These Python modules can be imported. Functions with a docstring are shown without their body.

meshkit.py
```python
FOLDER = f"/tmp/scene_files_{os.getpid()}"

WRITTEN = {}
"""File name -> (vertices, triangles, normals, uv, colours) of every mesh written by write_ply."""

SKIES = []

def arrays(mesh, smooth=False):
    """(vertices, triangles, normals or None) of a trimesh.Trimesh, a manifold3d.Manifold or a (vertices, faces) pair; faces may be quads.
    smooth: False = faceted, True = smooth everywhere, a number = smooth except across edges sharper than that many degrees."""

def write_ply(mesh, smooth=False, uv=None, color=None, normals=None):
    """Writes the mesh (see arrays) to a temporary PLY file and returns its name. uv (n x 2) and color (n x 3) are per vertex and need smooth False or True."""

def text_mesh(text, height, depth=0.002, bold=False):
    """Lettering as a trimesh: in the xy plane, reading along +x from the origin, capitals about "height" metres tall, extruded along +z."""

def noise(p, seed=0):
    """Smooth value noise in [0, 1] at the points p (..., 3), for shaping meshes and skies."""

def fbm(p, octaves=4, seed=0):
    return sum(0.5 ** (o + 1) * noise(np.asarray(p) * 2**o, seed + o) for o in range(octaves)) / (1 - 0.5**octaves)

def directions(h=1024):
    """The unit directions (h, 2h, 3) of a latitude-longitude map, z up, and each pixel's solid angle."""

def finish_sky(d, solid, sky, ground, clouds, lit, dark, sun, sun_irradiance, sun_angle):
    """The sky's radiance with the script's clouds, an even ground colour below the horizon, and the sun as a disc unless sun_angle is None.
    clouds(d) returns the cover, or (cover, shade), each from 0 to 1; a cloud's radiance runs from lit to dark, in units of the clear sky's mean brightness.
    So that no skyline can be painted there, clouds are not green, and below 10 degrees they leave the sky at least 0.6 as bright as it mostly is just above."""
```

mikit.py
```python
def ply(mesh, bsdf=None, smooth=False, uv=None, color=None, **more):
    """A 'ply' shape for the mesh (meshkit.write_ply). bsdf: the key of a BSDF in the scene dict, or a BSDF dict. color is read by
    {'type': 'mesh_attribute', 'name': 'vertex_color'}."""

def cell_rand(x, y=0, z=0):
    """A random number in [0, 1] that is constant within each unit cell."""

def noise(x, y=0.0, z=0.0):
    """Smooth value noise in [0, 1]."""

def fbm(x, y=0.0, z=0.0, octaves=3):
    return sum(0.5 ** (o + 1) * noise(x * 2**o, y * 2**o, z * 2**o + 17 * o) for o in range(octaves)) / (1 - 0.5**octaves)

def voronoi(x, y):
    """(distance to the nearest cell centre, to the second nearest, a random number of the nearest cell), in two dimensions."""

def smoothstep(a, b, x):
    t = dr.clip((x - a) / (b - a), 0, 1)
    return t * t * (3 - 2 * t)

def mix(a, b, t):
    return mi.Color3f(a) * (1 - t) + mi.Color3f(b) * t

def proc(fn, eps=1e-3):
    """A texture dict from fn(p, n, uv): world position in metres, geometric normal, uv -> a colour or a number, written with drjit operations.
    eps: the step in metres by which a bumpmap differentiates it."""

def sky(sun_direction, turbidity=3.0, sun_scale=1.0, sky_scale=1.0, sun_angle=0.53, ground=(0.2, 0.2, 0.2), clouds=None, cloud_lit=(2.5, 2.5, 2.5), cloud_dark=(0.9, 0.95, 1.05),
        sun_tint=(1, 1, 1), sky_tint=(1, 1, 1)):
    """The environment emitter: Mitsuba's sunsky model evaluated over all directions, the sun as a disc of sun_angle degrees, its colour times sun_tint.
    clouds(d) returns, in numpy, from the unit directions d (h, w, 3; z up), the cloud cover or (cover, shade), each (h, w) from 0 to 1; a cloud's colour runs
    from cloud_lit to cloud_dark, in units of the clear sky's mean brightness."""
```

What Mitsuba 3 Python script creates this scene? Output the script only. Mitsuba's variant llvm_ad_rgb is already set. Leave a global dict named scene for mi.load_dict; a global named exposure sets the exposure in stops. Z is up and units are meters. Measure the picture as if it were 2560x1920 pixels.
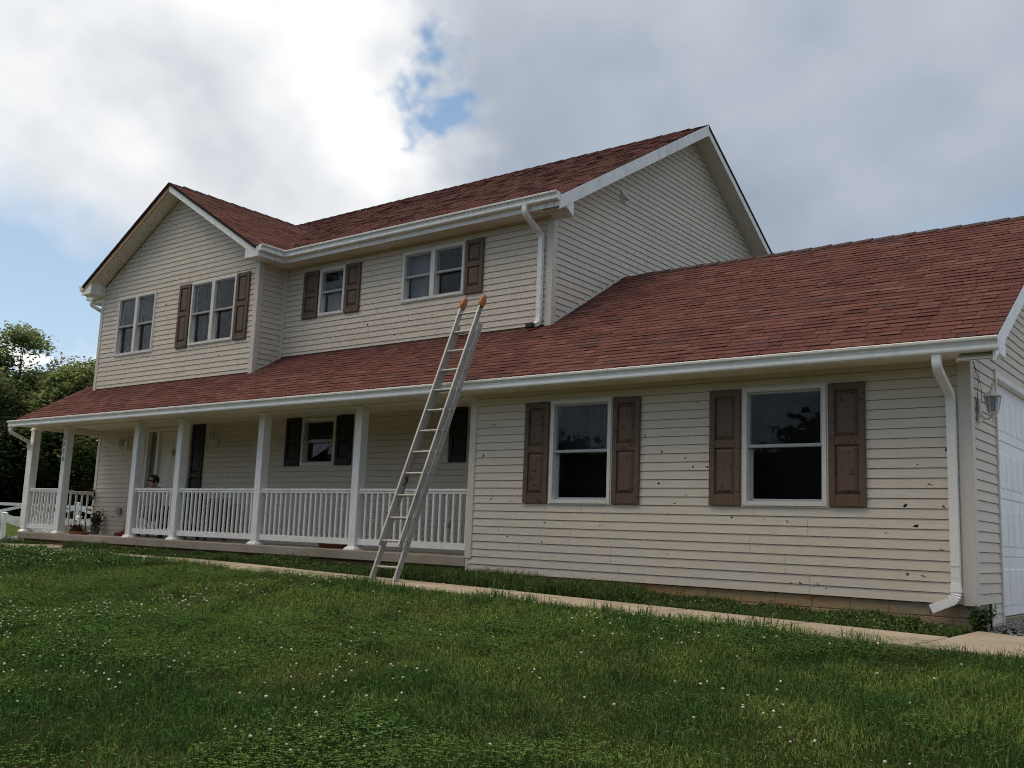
import math
import numpy as np
import trimesh, shapely
from shapely.geometry import Polygon, box as sbox, LineString
from shapely import affinity
import manifold3d as m3
import drjit as dr
import mitsuba as mi
import mikit, meshkit
from mikit import proc, noise, fbm, smoothstep, mix, cell_rand

T = mi.ScalarTransform4f
scene, labels = {}, {}

# ------------------------------------------------------------------ camera, sky, exposure
CAM = np.array([2.4232, -10.3777, 0.4637])
YAW, PITCH, ROLL = -0.6662937, 0.1538815, 0.0395438
def cam_axes():
    f = np.array([math.sin(YAW) * math.cos(PITCH), math.cos(YAW) * math.cos(PITCH), math.sin(PITCH)])
    r = np.array([math.cos(YAW), -math.sin(YAW), 0.0]); u = np.cross(r, f)
    c, s = math.cos(ROLL), math.sin(ROLL)
    return c * r + s * u, -s * r + c * u, f
_r, _u, _f = cam_axes()
scene['camera'] = {'type': 'perspective', 'fov': math.degrees(2 * math.atan(1280 / 2479.26)), 'fov_axis': 'x', 'near_clip': 0.05, 'far_clip': 2000.0,
                   'to_world': T().look_at(origin=CAM.tolist(), target=(CAM + _f).tolist(), up=_u.tolist())}
exposure = 2.62

def clouds(d):
    az = np.degrees(np.arctan2(d[..., 0], d[..., 1]))
    el = np.degrees(np.arcsin(np.clip(d[..., 2], -1, 1)))
    w1 = meshkit.fbm(d * 9.0, 5, 3) - .5
    w2 = meshkit.fbm(d * 9.0 + 31.7, 5, 4) - .5
    w3 = meshkit.fbm(d * 30.0 + 7.7, 5, 5) - .5
    w4 = meshkit.fbm(d * 22.0 + 3.1, 5, 15) - .5
    big = meshkit.fbm(d * 3.2 + 11.3, 5, 8)
    az2 = az + 7.0 * w1 + 3.6 * w3; e2 = el + 5.0 * w2 + 3.0 * w3
    az3 = az + 2.5 * w1 + 5.0 * w3; e3 = el + 2.0 * w2 + 5.0 * w4
    def blob(a, e, ra, re, soft=.45, a_=None, e_=None):
        q = np.sqrt((((az2 if a_ is None else a_) - a) * np.cos(np.radians(el)) / ra) ** 2 + (((e2 if e_ is None else e_) - e) / re) ** 2)
        return np.clip((1 + soft - q) / (2 * soft), 0, 1) ** 1.3
    # broken cloud all round, thicker in the upper sky
    cover = np.clip(1.5 - 2.2 * np.clip(.47 - big, 0, 1) / .2, .0, 1)
    inview = (az > -85) & (az < 10) & (el < 45)
    cover = np.where((az > -80) & (az < 0), 1.0, np.where((az > -95) & (az < 15), np.maximum(cover, .8), cover))
    w5 = meshkit.fbm(d * 48.0 + 1.3, 5, 41) - .5; w6 = meshkit.fbm(d * 48.0 + 9.1, 5, 42) - .5
    a5, e5 = az + 4.0 * w5 + 1.2 * w1, el + 4.0 * w6 + .8 * w2
    B5 = lambda a, e, ra, re, q=.7: blob(a, e, ra, re, q, a5, e5)
    hole = B5(-42.5, 24.6, 1.5, .9) + B5(-43.6, 23.8, .9, 1.15) + B5(-43.9, 27.1, 1.0, .9) + .75 * B5(-45.3, 25.2, .95, .6) + .6 * B5(-44.9, 22.8, .5, .7) + .3 * B5(-42.0, 26.8, .5, .4)
    low = blob(-67, 11.5, 9.5, 5.2, .35)                       # open blue low on the left
    cum = blob(-64.9, 8.3, 1.5, 1.1, .3, az3, e3) + blob(-60.2, 8.0, 1.6, 2.4, .3, az3, e3) + blob(-69, 7.5, 2.2, 1.0, .3, az3, e3)
    rlow = .4 * blob(-14.5, 16.8, 5.0, 1.3, .8)
    cover = cover * (1 - np.clip(hole, 0, .95)) * (1 - .88 * np.clip(low, 0, 1)) * (1 - rlow)
    cover = np.maximum(cover, np.clip(cum, 0, 1))
    # shade: bright white left of centre, flat grey-blue sheet to the right
    lump = meshkit.fbm(d * 7.0 + 5.2, 5, 21); fine = meshkit.fbm(d * 26.0 + 2.2, 4, 33) - .5
    sh_left = .40 + .60 * (lump - .5) + .22 * w3 + .22 * fine
    sh_left = sh_left - .42 * blob(-50.3, 25.3, 3.6, 4.0, .9) - .34 * blob(-57, 29, 5, 2.6, .9) - .30 * blob(-47.5, 21.0, 2.2, 2.4, .9) - .10 * blob(-66, 22, 4, 5, 1.)
    sh_right = .84 + .40 * (lump - .5) + .30 * (big - .5) + .05 * fine + .06 * np.clip((26 - el) / 8, -1, 1)
    mixr = 1 / (1 + np.exp(-(az2 + 42.6 + .25 * (el - 24)) / 1.3))
    sh = sh_left * (1 - mixr) + sh_right * mixr
    sh = np.where(np.clip(cum, 0, 1) > .4, .10 + .6 * (lump - .4), sh)
    far = np.clip(np.maximum(np.abs(az + 40) - 48, el - 40) / 12, 0, 1)
    sh = sh * (1 - far) + far * (.80 - .34 * np.clip(1 - np.abs(az + 125) / 50, 0, 1) + .9 * (big - .5) - .75 * np.clip((el - 30) / 30, 0, 1))
    back = np.clip((np.abs(az + 40) - 70) / 25, 0, 1) * np.clip((48 - el) / 12, 0, 1)     # bluer and more open towards the south
    cover = np.maximum(cover, .75 * back) * (1 - .12 * back); sh = sh + .22 * back
    return cover, np.clip(sh, 0, 1)

scene['sky'] = mikit.sky([-0.30, -0.16, 0.94], turbidity=3.5, sun_scale=0.22, sky_scale=0.74, sun_angle=56.0, ground=(.10, .13, .07), clouds=clouds,
                         cloud_lit=(2.36, 2.35, 2.32), cloud_dark=(.59, .73, .94), sun_tint=(1.10, 1.0, .86), sky_tint=(1.16, 1.07, .95))

rng = np.random.default_rng(7)

# ------------------------------------------------------------------ materials
def two(b):
    return {'type': 'twosided', 'bsdf': b}
def rgb(*c):
    return {'type': 'rgb', 'value': list(map(float, c))}
def pr(col, rough=.5, spec=.4, **k):
    return two({'type': 'principled', 'base_color': col if isinstance(col, dict) else rgb(*col), 'roughness': rough, 'specular': spec, **k})
def vary(c, amt=.12, s=2.0, s2=40.0, dirt=None, damt=.0):
    c = np.array(c, float)
    def fn(p, n, uv):
        a = fbm(p.x * s, p.y * s, p.z * s, 3) - .5
        b = noise(p.x * s2, p.y * s2, p.z * s2) - .5
        k = 1 + amt * 2 * a + amt * .7 * b
        out = mi.Color3f(*c.tolist()) * k
        if dirt is not None:
            g = smoothstep(.52, .78, fbm(p.x * 3.1 + 9, p.y * 3.1, p.z * 1.1 + 4, 4))
            out = out * (1 - damt * g) + mi.Color3f(*dirt) * (damt * g)
        return out
    return proc(fn)
def streaked(c, amt, dirt, k):
    c = list(map(float, c))
    def fn(p, n, uv):
        a = fbm(p.x * 1.7, p.y * 1.7, p.z * 1.7, 3) - .5
        st = smoothstep(.55, .85, noise(p.x * 17.0, p.y * 17.0, p.z * 1.1)) * smoothstep(.3, .7, fbm(p.x * 1.3 + 5, p.y * 1.3, p.z * .8, 3))
        sp = smoothstep(.78, .9, noise(p.x * 60.0, p.y * 60.0, p.z * 60.0))
        return mix(mi.Color3f(*c) * (1 + amt * a), dirt, k * st + .25 * k * sp)
    return proc(fn)
def siding_fn(p, n, uv):
    a = fbm(p.x * .5, p.y * .5, p.z * 1.4, 3) - .5
    st = noise(p.x * 9.0, p.y * 9.0, p.z * 1.6) - .5           # faint runs of weathering
    fine = noise(p.x * 6.0, p.y * 6.0, p.z * 160.0) - .5       # embossed grain along the boards
    row = cell_rand(dr.floor(p.z / .2032), 3, 1) - .5
    k = 1 + .10 * a + .05 * st + .05 * fine + .045 * row
    return mi.Color3f(.605, .543, .455) * k
scene['mat_siding'] = pr(proc(siding_fn), .55, .35)
scene['mat_trim'] = pr(vary((.60, .565, .50), .05, 1.3), .5, .35)
scene['mat_backing'] = pr((.10, .085, .068), .9, .1)
scene['mat_white'] = pr(streaked((.79, .795, .78), .08, (.46, .45, .39), .38), .38, .45)
scene['mat_gutter'] = pr(streaked((.73, .755, .75), .10, (.42, .43, .39), .28), .32, .5)
scene['mat_soffit'] = pr(vary((.68, .64, .56), .05, 1.2), .6, .3)
scene['mat_frame'] = pr(vary((.66, .645, .60), .04, 3.0), .4, .4)
scene['mat_sash'] = pr((.36, .37, .39), .4, .4)
def shutter_fn(p, n, uv):
    a = fbm(p.x * 3.0, p.y * 3.0, p.z * 1.2, 4) - .5
    b = noise(p.x * 140.0, p.y * 40., p.z * 5.0) - .5
    ch = smoothstep(.80, .84, noise(p.x * 27.0, p.y * 27., p.z * 27.0))
    return mi.Color3f(.120, .077, .052) * (1 + .35 * a + .22 * b) * (1 - .6 * ch)
scene['mat_shutter'] = pr(proc(shutter_fn), .55, .35)
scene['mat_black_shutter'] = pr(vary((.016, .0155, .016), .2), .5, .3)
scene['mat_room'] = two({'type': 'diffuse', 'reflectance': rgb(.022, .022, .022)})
scene['mat_curtain'] = two({'type': 'diffuse', 'reflectance': rgb(.15, .165, .18)})
scene['mat_drape'] = two({'type': 'diffuse', 'reflectance': rgb(.035, .038, .048)})
scene['mat_glass'] = {'type': 'thindielectric', 'int_ior': 1.26}
scene['mat_shingle'] = two({'type': 'principled', 'base_color': {'type': 'mesh_attribute', 'name': 'vertex_color'}, 'roughness': .95, 'specular': .08})
scene['mat_deck'] = pr((.03, .025, .024), .9, .1)
scene['mat_ridge'] = pr(vary((.045, .028, .028), .3, 3., 60), .85, .2)
scene['mat_rawwood'] = pr(vary((.46, .30, .19), .25, 2.5, 30, (.20, .13, .09), .6), .75, .2)
scene['mat_concrete'] = pr(vary((.23, .197, .15), .28, 1.6, 70, (.25, .20, .14), .35), .85, .2)
scene['mat_slab'] = pr(vary((.31, .275, .225), .16, 1.4, 80, (.21, .165, .11), .45), .85, .2)
def block_fn(p, n, uv):
    a = fbm(p.x * 2.5, p.y * 2.5, p.z * 4., 4)
    c = mix((.34, .25, .135), (.38, .20, .09), smoothstep(.35, .65, a))
    east = smoothstep(-1.6, -.3, p.x) * smoothstep(.5, -.3, p.y)
    return mix(c, (.25, .22, .17), east) * (.85 + .3 * noise(p.x * 50, p.y * 50, p.z * 50))
scene['mat_block'] = pr(proc(block_fn), .9, .15)
scene['mat_alu'] = pr(vary((.40, .388, .365), .12, 5., 60, (.28, .265, .245), .5), .42, .5, metallic=.35)
scene['mat_sticker'] = pr((.09, .09, .09), .5, .3)
scene['mat_black'] = pr((.018, .018, .018), .5, .4)
scene['mat_mitt'] = pr(vary((.36, .155, .06), .12, 12.), .7, .3)
scene['mat_lawn'] = two({'type': 'diffuse', 'reflectance': proc(lambda p, n, uv: mix((.020, .028, .009), (.045, .036, .016), smoothstep(.45, .75, fbm(p.x * .9, p.y * .9, 0, 4))))})
scene['mat_field'] = two({'type': 'diffuse', 'reflectance': proc(lambda p, n, uv: mix((.060, .085, .028), (.085, .105, .04), fbm(p.x * .3, p.y * .3, 0, 4)))})
scene['mat_leafy'] = two({'type': 'diffuse', 'reflectance': {'type': 'mesh_attribute', 'name': 'vertex_color'}})
scene['mat_tree'] = {'type': 'principledthin', 'base_color': {'type': 'mesh_attribute', 'name': 'vertex_color'}, 'roughness': .6, 'diff_trans': 1.3, 'spec_trans': 0.0}
scene['mat_vc'] = two({'type': 'principled', 'base_color': {'type': 'mesh_attribute', 'name': 'vertex_color'}, 'roughness': .6, 'specular': .3})
scene['mat_bark'] = pr(vary((.050, .042, .034), .3, 6., 40), .9, .1)
scene['mat_gravel'] = pr(vary((.20, .19, .195), .4, 6., 60), .9, .2)
scene['mat_lantern'] = pr((.62, .61, .58), .4, .5)
scene['mat_lampglass'] = pr((.28, .32, .37), .15, .6)
scene['mat_brass'] = pr((.42, .32, .13), .35, .5, metallic=.7)
scene['mat_skin'] = pr((.52, .32, .24), .55, .35)
scene['mat_paleskin'] = pr((.50, .33, .27), .55, .35)
scene['mat_hair'] = pr((.028, .018, .013), .5, .4)
scene['mat_shirt'] = pr(vary((.42, .38, .46), .12, 12.), .85, .2)
scene['mat_shorts'] = pr((.045, .04, .045), .85, .2)
scene['mat_shoe'] = pr((.26, .028, .03), .6, .3)
scene['mat_clay'] = pr(vary((.26, .115, .07), .2, 9.), .85, .2)
scene['mat_wood'] = pr(vary((.12, .082, .055), .3, 9., 60), .8, .2)
scene['mat_red'] = pr((.20, .035, .04), .7, .2)
scene['mat_outlet'] = pr((.30, .30, .28), .5, .3)
scene['mat_wicker'] = pr(vary((.13, .13, .125), .5, 20., 70.), .8, .2)

# ------------------------------------------------------------------ helpers
def numbered(key):
    if key not in scene and key not in labels:
        return key
    k = 1
    while f'{key}_{k:03d}' in scene or f'{key}_{k:03d}' in labels:
        k += 1
    return f'{key}_{k:03d}'
def put(key, mesh, mat, smooth=False, fixed=False, **k):
    if not fixed:
        key = numbered(key)
    scene[key] = mikit.ply(mesh, mat, smooth=smooth, **k)
    return key
def thing(key, label, category, group=None, kind=None):
    labels.setdefault(key, {}).update({'label': label, 'category': category})
    if group: labels[key]['group'] = group
    if kind: labels[key]['kind'] = kind
def structure(key):
    labels.setdefault(key, {})['kind'] = 'structure'

class MB:
    """collects faces of one mesh"""
    def __init__(s): s.v, s.f, s.c, s.n = [], [], [], 0
    def add(s, v, f, col=None):
        v = np.asarray(v, float); f = np.asarray(f, int)
        if f.ndim == 2 and f.shape[1] == 4: f = np.vstack([f[:, [0, 1, 2]], f[:, [0, 2, 3]]])
        s.v.append(v); s.f.append(f + s.n); s.n += len(v)
        if col is not None: s.c.append(np.broadcast_to(col, (len(v), 3)))
        return s
    def box(s, x0, x1, y0, y1, z0, z1):
        x0, x1 = min(x0, x1), max(x0, x1); y0, y1 = min(y0, y1), max(y0, y1); z0, z1 = min(z0, z1), max(z0, z1)
        v = [[x, y, z] for x in (x0, x1) for y in (y0, y1) for z in (z0, z1)]
        return s.add(v, [[0, 1, 3, 2], [4, 6, 7, 5], [0, 4, 5, 1], [2, 3, 7, 6], [0, 2, 6, 4], [1, 5, 7, 3]])
    def cbox(s, x0, x1, y0, y1, z0, z1, b=.004):
        """box with chamfered edges"""
        x0, x1 = min(x0, x1), max(x0, x1); y0, y1 = min(y0, y1), max(y0, y1); z0, z1 = min(z0, z1), max(z0, z1)
        p = [[x + (b if x == x0 else -b) * (k != 0), y + (b if y == y0 else -b) * (k != 1), z + (b if z == z0 else -b) * (k != 2)]
             for k in range(3) for x in (x0, x1) for y in (y0, y1) for z in (z0, z1)]
        h = trimesh.Trimesh(p).convex_hull
        return s.add(h.vertices, h.faces)
    def tm(s, m): return s.add(m.vertices, m.faces)
    def out(s): return np.vstack(s.v), np.vstack(s.f)
    def col(s): return np.vstack(s.c)

def tris(poly):
    v, f = trimesh.creation.triangulate_polygon(poly, engine='earcut')
    return np.asarray(v), np.asarray(f)
def polys(g):
    if g.is_empty: return []
    return [p for p in getattr(g, 'geoms', [g]) if p.geom_type == 'Polygon' and p.area > 1e-7]
def prism(poly, O, U, V, N, t0, t1, mb=None):
    """a polygon in the (U, V) plane at O, from offset t0 to t1 along N"""
    O, U, V, N = (np.asarray(a, float) for a in (O, U, V, N))
    mb = mb or MB()
    for p in polys(poly):
        v2, f = tris(p)
        for t in (t0, t1):
            mb.add(O + v2[:, :1] * U + v2[:, 1:] * V + t * N, f)
        for ring in [p.exterior, *p.interiors]:
            r = np.array(ring.coords)[:-1]; n = len(r); i = np.arange(n); j = (i + 1) % n
            w = O + r[:, :1] * U + r[:, 1:] * V
            mb.add(np.vstack([w + t0 * N, w + t1 * N]), np.stack([i, j, j + n, i + n], 1))
    return mb
def tube(pts, rad, sides=6, cap=True):
    p = np.asarray(pts, float); t = np.gradient(p, axis=0); t /= np.linalg.norm(t, axis=1, keepdims=True) + 1e-12
    ref = np.where(np.abs(t[:, 2:]) < .9, [0, 0, 1.], [1., 0, 0]); a = np.cross(t, ref); a /= np.linalg.norm(a, axis=1, keepdims=True) + 1e-12
    b = np.cross(t, a); g = np.arange(sides) * 2 * np.pi / sides
    r = np.broadcast_to(rad, (len(p),))[:, None, None]
    v = (p[:, None] + r * (np.cos(g)[None, :, None] * a[:, None] + np.sin(g)[None, :, None] * b[:, None])).reshape(-1, 3)
    i, j = np.meshgrid(np.arange(len(p) - 1), np.arange(sides), indexing='ij')
    q = np.stack([i * sides + j, i * sides + (j + 1) % sides, (i + 1) * sides + (j + 1) % sides, (i + 1) * sides + j], -1).reshape(-1, 4)
    f = np.vstack([q[:, [0, 1, 2]], q[:, [0, 2, 3]]])
    if cap:
        for o in (0, (len(p) - 1) * sides):
            f = np.vstack([f, [[o, o + k, o + k + 1] for k in range(1, sides - 1)]])
    return v, f
def sweep(profile, path, ups=None):
    """closed 2-D profile swept along a polyline with a fixed side vector, mitred"""
    p = np.asarray(path, float); n = len(profile); prof = np.asarray(profile, float)
    side = np.asarray(ups, float); side /= np.linalg.norm(side)
    V = []
    for i in range(len(p)):
        d0 = p[i] - p[i - 1] if i else p[1] - p[0]; d1 = p[i + 1] - p[i] if i < len(p) - 1 else d0
        d0 = d0 / np.linalg.norm(d0); d1 = d1 / np.linalg.norm(d1); t = d0 + d1; t /= np.linalg.norm(t)
        nn = np.cross(t, side); nn /= np.linalg.norm(nn); k = 1 / max(.35, float(t @ d0))
        V.append(p[i] + prof[:, :1] * side + prof[:, 1:] * nn * k)
    v = np.vstack(V); m = len(p)
    i, j = np.meshgrid(np.arange(m - 1), np.arange(n), indexing='ij')
    q = np.stack([i * n + j, i * n + (j + 1) % n, (i + 1) * n + (j + 1) % n, (i + 1) * n + j], -1).reshape(-1, 4)
    caps = [[o, o + k, o + k + 1] for o in (0, (m - 1) * n) for k in range(1, n - 1)]
    return v, np.vstack([q[:, [0, 1, 2]], q[:, [0, 2, 3]], caps])
def leaves(P, size, col, up=.35, jit=.25, aspect=1.5, r=None):
    """one diamond-shaped leaf face per point"""
    r = r or rng; n = len(P)
    nn = r.normal(size=(n, 3)); nn[:, 2] = np.abs(nn[:, 2]) + up; nn /= np.linalg.norm(nn, axis=1, keepdims=True)
    a = np.cross(nn, r.normal(size=(n, 3))); a /= np.linalg.norm(a, axis=1, keepdims=True); b = np.cross(nn, a)
    s = np.broadcast_to(size, (n,))[:, None] * (1 + jit * r.uniform(-1, 1, (n, 1)))
    v = np.stack([P - a * s * aspect * .5, P - b * s * .42 + nn * s * .08, P + a * s * aspect * .5, P + b * s * .42 + nn * s * .08], 1).reshape(-1, 3)
    i = np.arange(n)[:, None] * 4
    f = np.vstack([i + [0, 1, 2], i + [0, 2, 3]])
    return v, f, np.repeat(np.broadcast_to(col, (n, 3)), 4, 0)

# ------------------------------------------------------------------ ground
SWX = np.array([-60, -22, -18, -10, -7.9, -5.1, -1.39, .08, 3, 9, 40.]); SWZ = np.array([-.12, -.08, -.05, -.035, -.08, -.119, -.192, -.223, -.265, -.35, -.6])
def zwalk(x): return np.interp(x, SWX, SWZ)
def sstep(a, b, x):
    t = np.clip((x - a) / (b - a), 0, 1); return t * t * (3 - 2 * t)
def ground(x, y):
    x, y = np.asarray(x, float), np.asarray(y, float)
    z = zwalk(x)
    t = np.maximum(0, -2.35 - y)
    z = z + .004 + (.032 + .030 * sstep(-1.0, -6.0, x)) * sstep(0, .35, t) * (1 - .6 * sstep(.6, 2.2, t)) - .113 * t * (t < 14) - (.113 * 14 + .02 * (t - 14)) * (t >= 14)
    z = z + .05 * (meshkit.noise(np.stack([x * .55, y * .55, x * 0], -1), 3) - .5) * sstep(.2, 2.5, t)
    z = z + .022 * sstep(-.95, -.20, y) * (y < 1) * (x > -14.9) * (x < .0)
    D = np.hypot(x - CAM[0], y - CAM[1])
    zl = np.interp(D, [22, 26, 34, 50, 64, 120, 500], [-.10, -.45, -.80, .02, .3, .6, 1.0])
    a = sstep(-20.0, -24.0, x) * sstep(-2.5, 2.0, y)
    z = z * (1 - a) + zl * a
    b = sstep(9, 30, y) * (1 - a)
    return z * (1 - b) + b * 0.0
def graded(lo, hi, c0, c1, fine, grow=1.22):
    m = list(np.arange(c0, c1 + fine, fine)); st = fine
    while m[-1] < hi: st *= grow; m.append(m[-1] + st)
    st = fine
    while m[0] > lo: st *= grow; m.insert(0, m[0] - st)
    return np.array(m)
gx, gy = graded(-420, 260, -34, 10, .5), graded(-160, 420, -14, 8, .35)
GX, GY = np.meshgrid(gx, gy, indexing='ij'); GZ = ground(GX, GY) - .035
ny = len(gy); I, J = np.meshgrid(np.arange(len(gx) - 1), np.arange(ny - 1), indexing='ij'); a0 = (I * ny + J).ravel()
gf = np.stack([a0, a0 + ny, a0 + ny + 1, a0 + 1], 1)
gv = np.stack([GX, GY, GZ], -1).reshape(-1, 3)
cen = gv[gf].mean(1)
near = (np.hypot(cen[:, 0] - CAM[0], cen[:, 1] - CAM[1]) < 27) & (cen[:, 0] > -22)
def submesh(m):
    f = gf[m]; u, inv = np.unique(f, return_inverse=True); return gv[u], inv.reshape(f.shape)
put('lawn', submesh(near), 'mat_lawn', smooth=True); structure('lawn')
put('field', submesh(~near), 'mat_field', smooth=True); structure('field')

# sidewalk: concrete panels with tooled joints, each a piece of its own
def walk_panel(x0, x1, y0, y1, zf=zwalk, th=.09):
    x0, x1, y0, y1 = x0 + .006, x1 - .006, y0, y1
    b = .010; zs = [float(zf(x0)), float(zf(x1))]
    P = []
    for (x, z, sx) in ((x0, zs[0], 1), (x1, zs[1], -1)):
        for (y, sy) in ((y0, 1), (y1, -1)):
            P += [[x, y, z - th], [x, y, z - b], [x + sx * b, y + sy * b, z]]
    h = trimesh.Trimesh(P).convex_hull
    return h.vertices, h.faces
edges = [-26.0, -24.6, -23.2, -21.8, -20.4, -19.0, -17.5, -16.2, -15.0, -13.6, -12.2, -10.8, -9.4, -8.0, -6.6, -5.2, -3.8, -2.4, -1.15, .08]
for a, b in zip(edges, edges[1:]):
    put('sidewalk__panel', walk_panel(a, b, -2.35, -1.25), 'mat_concrete')
put('sidewalk__panel', walk_panel(.08, 1.6, -2.35, -1.25), 'mat_concrete')
put('sidewalk__panel', (lambda P: (trimesh.Trimesh(P).convex_hull.vertices, trimesh.Trimesh(P).convex_hull.faces))(
    [[x, y, zwalk(x) - o] for o in (.0, .09) for (x, y) in ((.085, -1.246), (.07, -.21), (1.6, -.80), (1.6, -1.246))]), 'mat_concrete')
put('sidewalk__panel', walk_panel(1.61, 3.2, -2.35, -.8), 'mat_concrete')
put('sidewalk__panel', walk_panel(-17.4, -15.05, -1.242, -.02, lambda x: zwalk(x) + .02), 'mat_concrete')
structure('sidewalk')

# driveway of loose gravel beside the garage
dv = [(-.06, -.26), (.07, -.21), (1.6, -.80), (9, -3.2), (9, 8), (.02, 8)]
mb = MB(); v2, f2 = tris(Polygon(dv)); mb.add(np.c_[v2, np.interp(v2[:, 1], [-3, 0, 1, 8], [-.30, -.262, -.225, -.21])], f2)
put('driveway', mb.out(), 'mat_gravel'); structure('driveway')
r = np.random.default_rng(5); n = 5200
gp = r.uniform([.0, -.65], [2.2, 3.2], (n, 2)); gp = gp[[Polygon(dv).buffer(-.03).contains(shapely.Point(*q)) for q in gp]]
ico = trimesh.creation.icosphere(0); mb = MB()
for q in gp:
    s = r.uniform(.006, .017, 3) * [1, 1, .7]; c = r.choice([.14, .2, .26, .36, .17]) * np.array([1, .97, 1.0]) * r.uniform(.8, 1.15)
    mb.add(ico.vertices * s + [*q, np.interp(q[1], [-3, 0, 1, 8], [-.30, -.262, -.225, -.21]) + .003], ico.faces, c)
put('driveway__stones', mb.out(), 'mat_vc', color=mb.col()); labels['driveway__stones'] = {'kind': 'stuff', 'label': 'loose grey and purplish driveway gravel'}

# ------------------------------------------------------------------ the house
C = .1016                                     # one siding course
S = .597; CS = 1 / math.hypot(1, S)           # roof pitch
X_, Y_, Z_ = np.eye(3)
XR, XBL, XBR_, XI = -6.255, -18.08, -15.313, -12.59
Y1, Y2, YF, XF = 1.541, .907, 1.541, -18.76
H = 'house'
thing(H, 'two-storey beige sided house with red-brown shingle roofs, white porch and hail-chipped walls', 'house')

def hail_holes(region, n, seed, smin, smax, given=()):
    r = np.random.default_rng(seed); out = []
    x0, z0, x1, z1 = region.bounds
    spots = [(x, z, q * 1.5, a) for x, z, q, a in given]
    while n > 0:
        x, z = r.uniform(x0, x1), r.uniform(z0, z1)
        if region.buffer(-.06).contains(shapely.Point(x, z)):
            spots.append((x, z, r.uniform(smin, smax) * r.choice([.7, 1, 1, 1.4]), r.uniform(.35, 1.0))); n -= 1
    for x, z, s, asp in spots:
        k = 9; a = np.sort(r.uniform(0, 2 * np.pi, k)); rr = s * .5 * r.uniform(.45, 1.1, k)
        pts = np.c_[x + rr * np.cos(a), z + rr * np.sin(a) * asp]
        g = Polygon(pts).buffer(0)
        g = affinity.rotate(g, r.uniform(-35, 35))
        if r.random() < .35 and s > .02:   # a flap still hanging in the hole
            g = g.difference(affinity.translate(affinity.scale(g, .55, .5), s * .1, s * .1 * asp))
        out.append(g)
    return shapely.union_all(out) if out else Polygon()

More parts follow.
